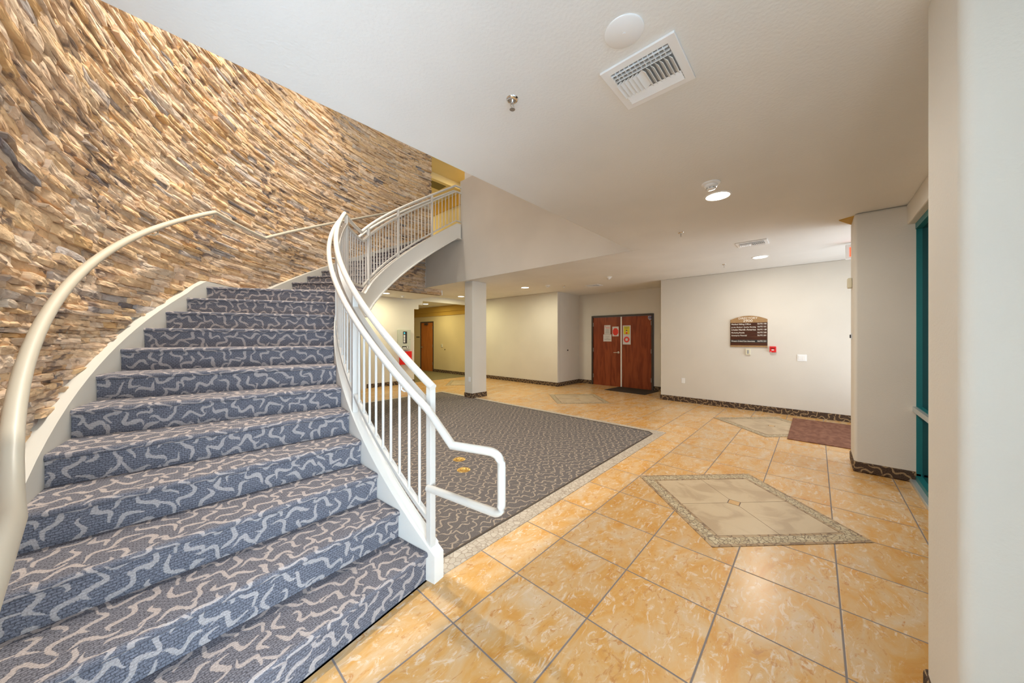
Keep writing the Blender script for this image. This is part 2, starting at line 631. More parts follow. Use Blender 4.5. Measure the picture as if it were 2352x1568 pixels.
def text_mesh(txt, size, bold=0.0, ext=0.001, align='LEFT', xs=1.0, space=1.0):
    cu = bpy.data.curves.new('text', 'FONT')
    cu.body = txt
    cu.size = size
    cu.extrude = ext
    cu.offset = bold
    cu.align_x = align
    cu.space_character = space
    ob = bpy.data.objects.new('text', cu)
    COL.objects.link(ob)
    dg = bpy.context.evaluated_depsgraph_get()
    me = bpy.data.meshes.new_from_object(ob.evaluated_get(dg))
    vs = [(v.co.x * xs, v.co.y, v.co.z) for v in me.vertices]
    fs = [tuple(p.vertices) for p in me.polygons]
    bpy.data.objects.remove(ob)
    bpy.data.curves.remove(cu)
    bpy.data.meshes.remove(me)
    return vs, fs


def wall_text(name, txt, size, X, y, z, mat, parent, **kw):
    """lettering on a plane of constant X seen from -X (reads toward -Y)"""
    vs, fs = text_mesh(txt, size, **kw)
    mb = MB()
    mb.v = [(X - v[2], y - v[0], z + v[1]) for v in vs]
    mb.f = fs
    mb.uv = [None] * len(fs)
    return mk(name, mb, mat, parent, weld=False)


def copy_tree(o, parent=None, loc=None):
    c = o.copy()
    COL.objects.link(c)
    c.parent = parent
    if loc is not None:
        c.location = loc
    for ch in o.children:
        copy_tree(ch, c)
    return c


# ------------------------------------------------------------------ stair geometry
CX, CY = 5.135, 2.457
RI, RO = 4.045, 5.541
RISE = 0.176
DA = 3.84
A1 = 189.87


def cp(a, r, z=0.0):
    return (CX + r * math.cos(R_(a)), CY + r * math.sin(R_(a)), z)


def nz(a):
    if a > 147.6:
        return RISE * (1 + (A1 - a) / DA)
    if a > 136.4:
        return 2.112
    if a > 91.6:
        return 2.112 + 0.0458 * (136.4 - a)
    return 4.164


def frange(a, b, st):
    n = max(1, int(round(abs(b - a) / st)))
    return [a + (b - a) * k / n for k in range(n + 1)]


def angs(a, b, st=1.5, extra=(147.6, 136.4, 91.6)):
    L = [x for x in frange(a, b, st) if all(abs(x - e) > 0.35 for e in extra)] + [e for e in extra if min(a, b) < e < max(a, b)]
    return sorted(L, reverse=a > b)


def interp(tab, x):
    for (x0, y0), (x1, y1) in zip(tab, tab[1:]):
        if (x0 - x) * (x1 - x) <= 0:
            return y0 + (y1 - y0) * (x - x0) / (x1 - x0)
    return tab[0][1] if abs(x - tab[0][0]) < abs(x - tab[-1][0]) else tab[-1][1]


ZC = 2.88        # lobby ceiling
ZF2 = 4.224      # upper floor
ZT = 7.0         # upper ceiling

# ------------------------------------------------------------------ setting: floor
mb = MB().box(-2.6, 11.0, -2.0, 14.5, -0.12, 0.0)
struct('floor', mb, 'tile', recenter=False)

# carpet inset of the lobby with its stone border
CARX, CARY, CFY = 5.34, 1.86, 7.50
cpoly = [(CARX - 0.09, CARY), (CARX, CARY + 0.09), (CARX, CFY)] + [cp(a, 5.60)[:2] for a in frange(115.9, 160, 2)] + [cp(a, 3.93)[:2] for a in frange(160, 188.7, 2)]
carp = MB().prism(cpoly, 0.0, 0.006)
tag(mk('carpet_inset', carp, 'floor_carpet'), 'large brown lobby carpet with tan squiggles set into the tile floor', 'carpet')
bd = MB()
bd.prism([(1.245, CARY - 0.128), (CARX + 0.128, CARY - 0.128), (CARX, CARY), (1.245, CARY)], 0.0, 0.005)
bd.prism([(CARX + 0.128, CARY - 0.128), (CARX + 0.128, CFY + 0.128), (CARX, CFY), (CARX, CARY)], 0.0, 0.005)
bd.prism([(CARX + 0.128, CFY + 0.128), (2.9, CFY + 0.128), (2.7, CFY), (CARX, CFY)], 0.0, 0.005)
bd.prism([(CARX, CARY), (CARX, CARY + 0.09), (CARX - 0.09, CARY)], 0.0, 0.005)
struct('trim_1', bd, 'border')
e = MB()
pl = [(1.245, CARY), (CARX - 0.09, CARY), (CARX, CARY + 0.09), (CARX, CFY), (2.75, CFY)]
wd = 0.016
pi_ = [(1.245, CARY + wd), (CARX - 0.095, CARY + wd), (CARX - wd, CARY + 0.095), (CARX - wd, CFY - wd), (2.75, CFY - wd)]
for k in range(4):
    e.prism([pl[k], pl[k + 1], pi_[k + 1], pi_[k]], 0.0, 0.010)
struct('trim_2', e, 'bronze')
hc = MB().box(5.85, 8.33, 9.83, 14.2, 0.0, 0.006)
tag(mk('hall_carpet', hc, 'hall_carpet'), 'olive brown carpet covering the far yellow hallway floor', 'carpet')

# ------------------------------------------------------------------ setting: walls (each a slab with thickness)
struct('wall_right', MB().box(8.33, 8.45, -2.0, 2.765, 0, ZC), 'wall', bevel=0.012, bseg=3)
struct('wall_alcove_right', MB().box(8.45, 9.69, 2.645, 2.765, 0, ZC), 'wall')
ad = MB()
ad.box(9.57, 9.69, 2.765, 3.36, 0, ZC)
ad.box(9.57, 9.69, 5.30, 5.89, 0, ZC)
ad.box(9.57, 9.69, 3.36, 5.30, 2.175, ZC)
struct('wall_alcove_back', ad, 'wall')
struct('wall_alcove_left', MB().box(8.45, 9.57, 5.77, 5.89, 0, ZC), 'wall')
lw = MB()
lw.box(8.33, 8.45, 5.77, 9.76, 0, ZC)
struct('wall_back', lw, 'wall', bevel=0.012, bseg=3)
hw = MB()
hw.box(8.33, 8.45, 9.76, 12.28, 0, 2.90)
hw.box(8.33, 8.45, 13.30, 14.3, 0, 2.90)
hw.box(8.33, 8.45, 12.28, 13.30, 2.19, 2.90)
struct('wall_hall_back', hw, 'yellow')
struct('wall_hall_end', MB().box(5.85, 8.33, 14.2, 14.32, 0, 2.90), 'yellow')
struct('wall_hall_left', MB().box(5.73, 5.85, 9.82, 14.2, 0, 2.90), 'yellow')
pw = MB()
pw.box(4.27, 5.83, 9.70, 9.82, 0, 2.90)
pw.box(5.83, 5.995, 9.70, 9.82, 2.425, 2.90)
pw.box(5.995, 6.148, 9.70, 9.82, 2.574, 2.90)
pw.box(6.148, 8.33, 9.70, 9.82, 2.708, 2.90)
struct('wall_panel', pw, 'wall')
# lower closing wall under the stone drum
arc = MB()
A = frange(109, 194, 2)
for a, b in zip(A, A[1:]):
    p = [cp(a, 5.64)[:2], cp(b, 5.64)[:2], cp(b, 5.78)[:2], cp(a, 5.78)[:2]]
    arc.prism(p, 0, 2.75)
struct('wall_left', arc, 'wall')
struct('wall_far_left', MB().box(-0.6, 4.27, 9.70, 9.82, 0, 2.90), 'wall')
struct('wall_far_side', MB().box(-0.72, -0.6, 5.0, 9.82, 0, 2.90), 'wall')
# walls round the camera end of the lobby
sp = cp(194, 5.66)
struct('wall_near_left', MB().box(-2.4, sp[0] + 0.02, sp[1] - 0.14, sp[1], 0, ZC), 'wall')

# soffit bands of the hall
hb = MB()
hb.box(8.25, 8.33, 9.82, 14.2, 2.57, 2.90)
hb.box(8.29, 8.33, 9.82, 14.2, 2.41, 2.57)
struct('trim_3', hb, 'mustard')

# ------------------------------------------------------------------ ceilings and upper floor
struct('ceiling_lobby', MB().box(-2.6, 11.0, -2.0, 2.16, ZC, ZF2 - 0.01), 'ceil', weld=True)
struct('ceiling_back', MB().prism([(5.2, 2.16), (11.0, 2.16), (11.0, 9.82), (5.2, 9.82)], ZC, ZF2), 'ceil')
struct('ceiling_hall', MB().box(5.2, 11.0, 9.82, 14.5, 2.805, ZF2), 'ceil')
# lower soffit beyond the stone drum
lc = MB()
A = frange(83.9, 140, 2.5)
pts = [cp(a, 5.70)[:2] for a in A]
poly = [(5.82, 9.70)] + [(5.82, pts[0][1])] + pts + [(-0.6, pts[-1][1]), (-0.6, 9.70)]
lc.prism(poly[::-1], 2.735, 2.875)
struct('ceiling_low', lc, 'ceil')
# parapets of the void
pp = MB()
pp.box(5.2, 5.33, 2.03, 6.50, ZF2, 5.36)
struct('wall_parapet', pp, 'ceil')
M['fascia_shade'] = plaster('fascia_shade_paint', (0.62, 0.59, 0.545))  # darker paint: shade of the parapet face put into its colour
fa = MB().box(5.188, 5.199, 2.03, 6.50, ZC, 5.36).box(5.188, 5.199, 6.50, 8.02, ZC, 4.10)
struct('wall_fascia_shade', fa, 'fascia_shade')  # thin sheet added over the void face to carry that shade
struct('wall_parapet_near', MB().box(-0.2, 5.2, 2.03, 2.16, ZF2, 5.36), 'ceil')
struct('ceiling_upper', MB().box(-2.6, 5.4, -2.0, 9.4, ZT, ZT + 0.1), 'ceil')
struct('ceiling_upper_landing', MB().box(5.4, 11.0, -2.0, 9.4, ZT, ZT + 0.1), 'yellow')
cb = MB().box(5.2, 11.0, 9.4, 14.5, 6.79, 7.1)
struct('ceiling_upper_hall', cb, 'yellow')
ub = MB()
ub.box(7.60, 7.72, 8.2, 14.2, ZF2, 6.95)
struct('wall_upper_back', ub, 'yellow')
struct('trim_4', MB().box(7.56, 7.60, 8.2, 14.2, 6.31, 6.72), 'mustard')
struct('wall_upper_left', MB().box(5.28, 5.40, 8.16, 14.2, ZF2, 7.0), 'yellow')
struct('wall_upper_end', MB().box(5.40, 7.6, 14.2, 14.3, ZF2, 7.0), 'yellow')
struct('wall_upper_right', MB().box(10.9, 11.0, -0.8, 14.3, ZF2, 7.0), 'wall')
sl = MB()
A = frange(140, 84, 2.5)
sl.prism([cp(a, 5.67)[:2] for a in A] + [(5.82, 9.7), (-0.6, 9.7), (-0.6, cp(140, 5.67)[1])], 4.10, ZF2 - 0.005)
struct('floor_upper', sl, 'ceil')
struct('baseboard_upper', MB().box(7.585, 7.60, 8.2, 14.2, ZF2, ZF2 + 0.12), 'base_carpet')


# ------------------------------------------------------------------ window front behind and right of the camera
fw = MB()
# exterior wall Y=-0.8: above and beside the glazing
fw.box(-2.5, 1.75, -0.95, -0.80, 2.70, ZC)
fw.box(5.36, 5.95, -0.95, -0.80, 0, ZC)
struct('wall_front', fw, 'wall')
uw = MB()
uw.box(-2.5, 11.0, -0.95, -0.80, ZF2, 4.55)
uw.box(-2.5, 11.0, -0.95, -0.80, 6.8, 7.0)
struct('wall_front_upper', uw, 'wall')


def glazing(name, x0, x1, z0, z1, nx, mull, y=-0.80, label=None, mat='glass', fr=0.05):
    o = thing(name, ((x0 + x1) / 2, y, z0), label, None, None, 'structure')
    f = MB()
    f.box(x0, x1, y - 0.03, y + 0.045, z0, z0 + fr)
    f.box(x0, x1, y - 0.03, y + 0.045, z1 - fr, z1)
    for k in range(nx + 1):
        xx = x0 + (x1 - x0) * k / nx
        xa = max(x0, xx - fr / 2)
        xb = min(x1, xx + fr / 2)
        f.box(xa, xb, y - 0.025, y + 0.04, z0 + fr, z1 - fr)
    for mz in mull:
        f.box(x0 + fr / 2, x1 - fr / 2, y - 0.024, y + 0.038, mz - fr / 2, mz + fr / 2)
    mk('window_frame', f, 'teal', o)
    g = MB().box(x0 + 0.01, x1 - 0.01, y - 0.006, y + 0.0, z0 + 0.02, z1 - 0.02)
    mk('glass_pane', g, mat, o)
    return o


glazing('window_1', -2.4, 1.73, 0.0, 2.70, 4, (), label='wide glazed entrance front of the lobby')
o = glazing('window_2', 2.22, 5.34, 0.02, 2.67, 1, (0.76,), label='teal framed dark window between the right columns', mat='darkglass', fr=0.06)
mk('window_sill', MB().box(2.22, 5.34, -0.80, -0.715, 0.0, 0.035), 'alu', o, bevel=0.003)
mk('meeting_rail', MB().box(2.24, 5.32, -0.765, -0.735, 0.735, 0.785), 'alu', o)
glazing('window_3', -2.4, 10.8, 4.55, 6.8, 8, (), label='upper storey glazing')
struct('trim_5', MB().box(2.19, 5.40, -0.80, -0.70, 2.67, ZC), 'wall', bevel=0.01)
# entry recess behind the right column
struct('wall_entry_side', MB().box(5.83, 5.95, -2.0, -0.95, 0, ZC), 'wall')
glazing('door_3', 5.95, 8.33, 0.0, 2.5, 2, (), y=-1.9, label='glass entry doors in the recess')
struct('wall_entry_head', MB().box(5.95, 8.33, -1.98, -1.86, 2.5, ZC), 'wall')
# camera side wall with corner glazing
ws = MB()
ws.box(-2.5, -2.4, -0.95, 1.1, 2.7, ZC)
struct('wall_near_side', ws, 'wall')
wg = thing('window_4', (-2.45, 0.1, 0), 'tall corner glazing beside the entrance front', None, None, 'structure')
m = MB()
for yy in (-0.95, 0.05, 1.04):
    m.box(-2.48, -2.42, yy, yy + 0.06, 0, 2.7)
m.box(-2.48, -2.42, -0.95, 1.1, 0, 0.06).box(-2.48, -2.42, -0.95, 1.1, 2.64, 2.7)
mk('window_frame', m, 'teal', wg)
mk('glass_pane', MB().box(-2.453, -2.447, -0.93, 1.08, 0.02, 2.68), 'glass', wg)

# columns ---------------------------------------------------------------
BASEH = 0.12


def column(name, x0, x1, y0, y1, z1, label, r=0.025, top_extra=None):
    o = thing(name, ((x0 + x1) / 2, (y0 + y1) / 2, 0), label, 'column')
    mk('shaft', MB().box(x0, x1, y0, y1, 0.0, z1), 'wall', o, bevel=r, bseg=5)
    d = 0.010
    mk('base_strip', MB().box(x0 - d, x1 + d, y0 - d, y1 + d, 0.0, BASEH), 'base_carpet', o, bevel=min(r, 0.02), bseg=4)
    return o


column('square_column', 5.32, 5.79, 6.20, 6.49, ZC, 'free standing square cream column at the far carpet edge', 0.006)
column('window_column', 5.32, 5.80, -0.80, -0.315, ZC, 'cream column with rounded corners beside the teal window', 0.03)
column('corner_pier', 1.752, 2.19, -0.795, -0.34, ZC, 'nearest cream pier with rounded corner at the right edge', 0.035)
struct('trim_6', MB().box(5.37, 5.50, -0.83, -0.76, 0, 2.69), 'wall', bevel=0.02, bseg=4)
struct('trim_7', MB().box(5.32, 5.79, 6.20, 6.49, 4.23, 7.0), 'ceil')
# small corner bulkhead at the ceiling beside the window column
struct('trim_8', MB().prism([(5.476, -0.20), (5.40, -0.33), (5.80, -0.33)], ZC - 0.012, ZC), 'mustard')

# ------------------------------------------------------------------ carpet base strips


def base(n, segs):
    mb = MB()
    for s in segs:
        mb.box(*s, 0.0, BASEH)
    return struct('baseboard_' + n, mb, 'base_carpet')


base('right', [(8.318, 8.33, -1.9, 2.765), (8.318, 8.45, 2.765, 2.777)])
base('alcove', [(8.45, 9.57, 2.765, 2.777), (9.558, 9.57, 2.777, 3.36), (9.558, 9.57, 5.30, 5.758), (8.45, 9.57, 5.758, 5.77)])
base('back', [(8.318, 8.33, 5.77, 12.28), (8.318, 8.45, 5.758, 5.77), (8.318, 8.33, 13.30, 14.2)])
base('panel', [(4.27, 5.83, 9.688, 9.70), (5.83, 5.842, 9.688, 9.82)])
base('window', [(5.35, 5.36, -0.80, -0.76)])

# ------------------------------------------------------------------ stone drum wall


def stone_wall():
    R0 = 5.645
    mb_v, mb_f, cols = [], [], []
    r = random.Random(21)

    def low(a):            # lower limit of the stone
        if a < 112:
            return 2.725
        if a < 126:
            return 2.725
        return max(0.0, nz(a) - 0.12)

    def stone(a0, a1, z0, z1, dep, c):
        nx = max(2, int((a1 - a0) * R_(1) * 5.6 / 0.055)) + 1
        nx = min(nx, 9)
        nzv = 4
        tl = r.uniform(-0.16, 0.16) * dep
        tz = r.uniform(-0.14, 0.20) * dep
        base_i = len(mb_v)
        ph = r.uniform(0, 100)
        for j in range(nzv):
            fz = j / (nzv - 1)
            for i in range(nx):
                fx = i / (nx - 1)
                edge = (i in (0, nx - 1)) or (j in (0, nzv - 1))
                d = dep + tl * (fx - 0.5) * 2 + tz * (fz - 0.5) * 2 + r.uniform(-0.0032, 0.0032)
                d += 0.0045 * math.sin(fx * 5.0 + ph) + 0.003 * math.sin(fx * 11 + ph * 2)
                if edge:
                    d -= r.uniform(0.001, 0.008)
                wob = 0.0022 * math.sin(fx * 9 + ph + j)
                zz = z0 + (z1 - z0) * fz + (wob if 0 < j < nzv - 1 else wob * 1.3)
                aa = a0 + (a1 - a0) * fx + (r.uniform(-0.05, 0.05) if i in (0, nx - 1) else 0)
                mb_v.append(cp(aa, R0 - max(0.004, d), zz))
                cols.append(c)
        # back ring
        back = []
        ring = [(0, j) for j in range(nzv)] + [(i, nzv - 1) for i in range(1, nx)] + [(nx - 1, j) for j in range(nzv - 2, -1, -1)] + [(i, 0) for i in range(nx - 2, 0, -1)]
        for (i, j) in ring:
            v = mb_v[base_i + j * nx + i]
            dx, dy = v[0] - CX, v[1] - CY
            L = math.hypot(dx, dy)
            mb_v.append((CX + dx / L * R0, CY + dy / L * R0, v[2]))
            cols.append(c)
        b2 = base_i + nx * nzv
        for j in range(nzv - 1):
            for i in range(nx - 1):
                a = base_i + j * nx + i
                mb_f.append((a, a + nx, a + nx + 1, a + 1))
        n = len(ring)
        for k in range(n):
            k2 = (k + 1) % n
            f0 = base_i + ring[k][1] * nx + ring[k][0]
            f1 = base_i + ring[k2][1] * nx + ring[k2][0]
            mb_f.append((f0, b2 + k, b2 + k2, f1))

    z = 0.0
    row = 0
    while z < 6.98:
        h = r.choice([0.026, 0.033, 0.038, 0.045, 0.052, 0.060, 0.072])
        a = 83.9 + r.uniform(-3, 0)
        amin = 83.9 if z < 4.1 else 87.3
        while a < 194:
            ln = r.uniform(0.14, 0.52) * (0.8 + h * 5)
            da = math.degrees(ln / 5.6)
            a0, a1 = max(a, amin), min(a + da, 194)
            a += da
            if a1 - a0 < 0.35:
                continue
            mid = (a0 + a1) / 2
            lo = low(mid)
            z0, z1 = z, z + h
            if z1 < lo + 0.01:
                continue
            z0 = max(z0, lo)
            if z1 - z0 < 0.012:
                continue
            dep = abs(r.gauss(0.030, 0.011)) + 0.010
            dep = min(dep, 0.060)
            cr = r.random()
            c = (cr if cr < 0.90 or r.random() < 0.6 else cr * 0.5, r.random(), r.random(), 1)
            if h > 0.055 and r.random() < 0.35:
                zm = z0 + (z1 - z0) * r.uniform(0.35, 0.65)
                stone(a0, a1, z0, zm, dep, c)
                c2 = (min(1, max(0, c[0] + r.uniform(-.3, .3))), r.random(), r.random(), 1)
                stone(a0, a1, zm, z1, min(0.075, abs(dep + r.uniform(-0.02, 0.02)) + 0.004), c2)
            else:
                stone(a0, a1, z0, z1, dep, c)
        z += h
        row += 1
    me = bpy.data.meshes.new('wall_stone')
    me.from_pydata(mb_v, [], mb_f)
    ca = me.color_attributes.new('stone', 'FLOAT_COLOR', 'POINT')
    ca.data.foreach_set('color', [x for c in cols for x in c])
    bm = bmesh.new()
    bm.from_mesh(me)
    bmesh.ops.recalc_face_normals(bm, faces=bm.faces)
    bm.to_mesh(me)
    bm.free()
    me.materials.append(M['stone'])
    o = bpy.data.objects.new('wall_stone', me)
    COL.objects.link(o)
    o['kind'] = 'structure'
    o['label'] = 'curved ledge stone wall around the staircase'
    # backing slab
    bk = MB()
    A = frange(109, 194, 2)
    for a, b in zip(A, A[1:]):
        bk.prism([cp(a, 5.645)[:2], cp(b, 5.645)[:2], cp(b, 5.76)[:2], cp(a, 5.76)[:2]], 2.74, 7.0)
    A = frange(83.9, 109, 2)
    for a, b in zip(A, A[1:]):
        z1 = 7.0 if a >= 87.2 else 4.1
        bk.prism([cp(a, 5.645)[:2], cp(b, 5.645)[:2], cp(b, 5.76)[:2], cp(a, 5.76)[:2]], 2.725, z1)
    struct('wall_stone_backing', bk, 'dark_mortar' if 'dark_mortar' in M else 'wall')
    # stone clad end return
    return o


M['dark_mortar'] = newmat('mortar', (0.12, 0.08, 0.05), 0.9)
stone_wall()

# ------------------------------------------------------------------ staircase
st = thing('curved_staircase', cp(189, 4.8, 0), 'wide curved staircase in patterned dark carpet rising against the stone wall', 'staircase')


def stop_(a):
    if a >= 147.6:
        return nz(a) + 0.03 + 0.036 * min(1, max(0, (160 - a) / 12.4))
    if a >= 136.4:
        return 2.178
    return min(nz(a) + 0.066 + 0.034 * min(1, (136.4 - a) / 4), 4.27)


def sbot(a):
    return max(0.0, stop_(a) - 0.37)


def step_mesh(a0, a1, z0, z1, ri, ro, vrun):
    """one carpeted step: front at a0 (riser), back at a1; z1 top; thickness down to z0. nosing rounded"""
    mb = MB()
    A = frange(a0, a1, 1.3)

    def zbt(a):
        return max(z0, min(sbot(a) + 0.055, z1 - 0.025)) if (z0 > 0 and a < a0 - 0.01) else z0
    # tread top
    RR = [ri, ri + 0.012] + [ri + (ro - ri) * k / 4 for k in range(1, 4)] + [ro]
    L = R_(abs(A[0] - A[-1])) * (ri + ro) / 2
    nr = 0.018   # nosing radius
    prof = []    # (back offset along tangential in m, z, v)
    prof.append((0.012, z0, 0.0))
    prof.append((0.012, z1 - 0.055, z1 - z0 - 0.055))
    for k in range(7):
        th = -PI / 2 + PI * k / 6
        prof.append((nr - nr * math.cos(th) * 1.0 - 0.006, z1 - nr + nr * math.sin(th), z1 - z0 - nr + nr * math.sin(th) + 0.01 * k))
    v0 = prof[-1][2]
    for i in range(len(RR) - 1):
        for k in range(len(prof) - 1):
            q = []
            uv = []
            for (rr, pf) in ((RR[i], prof[k]), (RR[i + 1], prof[k]), (RR[i + 1], prof[k + 1]), (RR[i], prof[k + 1])):
                ang = math.degrees(pf[0] / rr)
                q.append(cp(a0 - ang, rr, pf[1]))
                uv.append((rr, vrun + pf[2]))
            mb.face(q, uv)
        # tread surface
        AA = [None] + A[1:]
        for k in range(len(A) - 1):
            q = []
            uv = []
            for (rr, kk) in ((RR[i], k), (RR[i + 1], k), (RR[i + 1], k + 1), (RR[i], k + 1)):
                ang = A[kk] if kk > 0 else a0 - math.degrees(prof[-1][0] / rr)
                q.append(cp(ang, rr, z1))
                uv.append((rr, vrun + v0 + R_(abs(a0 - ang)) * 4.8))
            mb.face(q, uv)
        # back & bottom
        for k in range(len(A) - 1):
            mb.face([cp(A[k], RR[i], zbt(A[k])), cp(A[k + 1], RR[i], zbt(A[k + 1])), cp(A[k + 1], RR[i + 1], zbt(A[k + 1])), cp(A[k], RR[i + 1], zbt(A[k]))], [(0, 0)] * 4)
        mb.face([cp(A[-1], RR[i], zbt(A[-1])), cp(A[-1], RR[i], z1), cp(A[-1], RR[i + 1], z1), cp(A[-1], RR[i + 1], zbt(A[-1]))], [(0, 0)] * 4)
    # side cheeks
    for rr in (ri, ro):
        pts = [cp(a0 - math.degrees(p[0] / rr), rr, p[1]) for p in prof] + [cp(a, rr, z1) for a in A[1:]] + [cp(a, rr, zbt(a)) for a in A[::-1][:-1]]
        mb.face(pts, [(p[2], vrun) for p in pts])
    return mb, v0 + L


vr = 0.0
n_steps = 23
for n in range(1, 25):
    if n <= 12:
        a0 = A1 - (n - 1) * DA
        a1 = a0 - DA if n < 12 else 132.5
    else:
        a0 = 132.5 - (n - 13) * DA
        a1 = a0 - DA
    if n == 24:
        a1 = 89.85
    zt = n * RISE
    zb = max(0.0, zt - RISE - (0.02 if n > 1 else 0))
    mbs, dv = step_mesh(a0, a1 - (0.45 if n < 24 else 0), zb, zt, RI, RO, 0.37 * n)
    mk('landing' if n == 12 else 'step', mbs, 'stair_carpet', st, smooth=True, angle=50)


def band(a_list, r0, r1, ztop, zbot):
    """curved plate between radii, closed"""
    mb = MB()
    prev = None
    for a in a_list:
        zt, zb = ztop(a), zbot(a)
        cur = [cp(a, r0, zb), cp(a, r1, zb), cp(a, r1, zt), cp(a, r0, zt)]
        if prev:
            for k in range(4):
                mb.face([prev[k], prev[(k + 1) % 4], cur[(k + 1) % 4], cur[k]])
        else:
            mb.face(cur[::-1])
        prev = cur
    mb.face(prev)
    return mb


AL = angs(190.72, 89.9, 1.5)
mk('stringer', band(AL, 3.965, 4.043, stop_, sbot), 'string', st, smooth=True, angle=30)
# bottom flange and top lip of the stringer
mk('stringer_flange', band(angs(180, 89.9), 3.935, 3.966, lambda a: sbot(a) + 0.022, sbot), 'string', st, smooth=True, angle=30)
mk('stringer_lip', band(angs(190.0, 89.9), 3.958, 3.965, lambda a: stop_(a) + 0.004, lambda a: stop_(a) - 0.012), 'string', st, smooth=True, angle=30)
mk('wall_skirt', band(angs(190.4, 89.9), 5.542, 5.63, lambda a: nz(a) + 0.045 + (0.02 if 136 < a < 150 else 0), lambda a: max(0, nz(a) - 0.34)), 'skirt', st, smooth=True, angle=30)
mk('soffit', band(angs(182, 89.9), 4.043, 5.542, lambda a: sbot(a) + 0.05 if sbot(a) > 0 else 0.05, lambda a: sbot(a) + 0.02 if sbot(a) > 0 else 0.02), 'ceil', st, smooth=True, angle=30)

# ------------------------------------------------------------------ guard railing on the inner stringer
gr = thing('stair_guard_rail', cp(189.8, 4.0, 0.1), 'cream painted steel guard rail with round balusters along the inner stair edge', 'railing')
RG = 4.022


def gpt(a, off, r=RG):
    return cp(a, r, nz(a) + off)


GA = angs(190.25, 89.2, 1.2)
tp = [gpt(a, 1.03) for a in GA]
mk('top_rail', MB().tube(tp, 0.0245, 16), 'rail', gr, smooth=True, angle=60)
GB = angs(189.7, 89.2, 1.2)
mk('upper_bar', MB().tube([gpt(a, 0.885, 4.01) for a in GB], (0.044, 0.030), square=True), 'rail', gr, smooth=True, angle=30)
mk('lower_bar', MB().tube([gpt(a, 0.175, 4.01) for a in GB], (0.034, 0.026), square=True), 'rail', gr, smooth=True, angle=30)
posts = [189.8, 174.9, 160.9, 147.0, 132.9, 117.9, 102.3]
for a in posts:
    m = MB()
    c = Vector(cp(a, 4.01))
    rd = Vector((math.cos(R_(a)), math.sin(R_(a)), 0))
    tg = Vector((-rd.y, rd.x, 0))
    w2 = 0.021
    cr = [c + rd * sx * w2 + tg * sy * w2 for sx, sy in ((-1, -1), (1, -1), (1, 1), (-1, 1))]
    m.prism([(p.x, p.y) for p in cr], stop_(a) - 0.01, nz(a) + 1.012)
    mk('post', m, 'rail', gr, bevel=0.003)
ends = posts + [88.6]
for a0, a1 in zip(ends, ends[1:]):
    k = int(round((a0 - a1) / 1.50))
    for i in range(1, k):
        a = a0 + (a1 - a0) * i / k
        if a < 90:
            continue
        mk('baluster', MB().tube([cp(a, 4.01, nz(a) + 0.185), cp(a, 4.01, nz(a) + 0.875)], 0.0098, 8), 'rail', gr, smooth=True, angle=60)
# inner handrail with the return loop at the foot
RH = 4.088
ha = angs(193.0, 89.2, 1.2)
hp = [cp(a, RH, nz(a) + 0.925) for a in ha]
p0 = Vector(hp[0])
k0 = Vector((1.120, 1.472, 0.905))


def arc_bend(p, q, s, r, n=6):
    """rounded corner at q between p and s"""
    p, q, s = Vector(p), Vector(q), Vector(s)
    d1 = (p - q).normalized()
    d2 = (s - q).normalized()
    out = []
    a = q + d1 * r
    b = q + d2 * r
    for k in range(n + 1):
        t_ = k / n
        out.append(tuple(a * (1 - t_) ** 2 + q * 2 * t_ * (1 - t_) + b * t_ * t_))
    return out


e1 = Vector((1.232, 1.205, 0.897))
e2 = Vector((1.232, 1.205, 0.575))
pend = Vector(cp(189.75, 4.03, 0.565))
loop = [tuple(pend)] + arc_bend(pend, e2, e1, 0.06) + arc_bend(e2, e1, k0, 0.075) + [tuple(k0)]
tail = [p for p, a in zip(hp, ha) if a < 191.2]
mk('handrail', MB().tube(loop + tail, 0.0225, 16), 'rail', gr, smooth=True, angle=60)
for a in (187.2, 175.6, 161.5, 147.8, 133.5, 118.5, 103):
    m = MB()
    zb = nz(a) + 0.925
    m.tube([cp(a, RH, zb - 0.018), cp(a, RH, zb - 0.055), cp(a, RH - 0.02, zb - 0.07), cp(a, 4.02, zb - 0.07)], 0.006, 8)
    mk('handrail_bracket', m, 'rail', gr, smooth=True, angle=60)

# ------------------------------------------------------------------ wall handrail
wr = thing('wall_handrail', cp(170, 5.45, 1.6), 'cream round handrail bracketed to the curved stone wall', 'handrail')
tab = [(192, 0.905), (88, 0.905)]
WA = angs(190.9, 88.5, 1.3)
RW = 5.46
wp = [cp(a, RW, nz(a) + 0.905) for a in WA]
wp[0] = (-0.222, 1.388, 1.07)
f0 = Vector(wp[0])
ext = f0 + Vector((0.045, -0.52, 0.0))
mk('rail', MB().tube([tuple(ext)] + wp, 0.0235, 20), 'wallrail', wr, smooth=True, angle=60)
for a in (187, 174, 158.8, 147.8, 131.4, 117, 104, 92):
    z = nz(a) + interp(tab, a)
    m = MB()
    m.tube([cp(a, RW, z - 0.018), cp(a, RW + 0.002, z - 0.055), cp(a, RW + 0.02, z - 0.075), cp(a, 5.60, z - 0.075)], 0.006, 8)
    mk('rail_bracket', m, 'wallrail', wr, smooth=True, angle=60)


# ------------------------------------------------------------------ floor medallions, outlets, mats
def diamond(cx, cy, h, z0, z1, mb=None):
    mb = mb or MB()
    return mb.prism([(cx - h, cy), (cx, cy - h), (cx + h, cy), (cx, cy + h)], z0, z1)


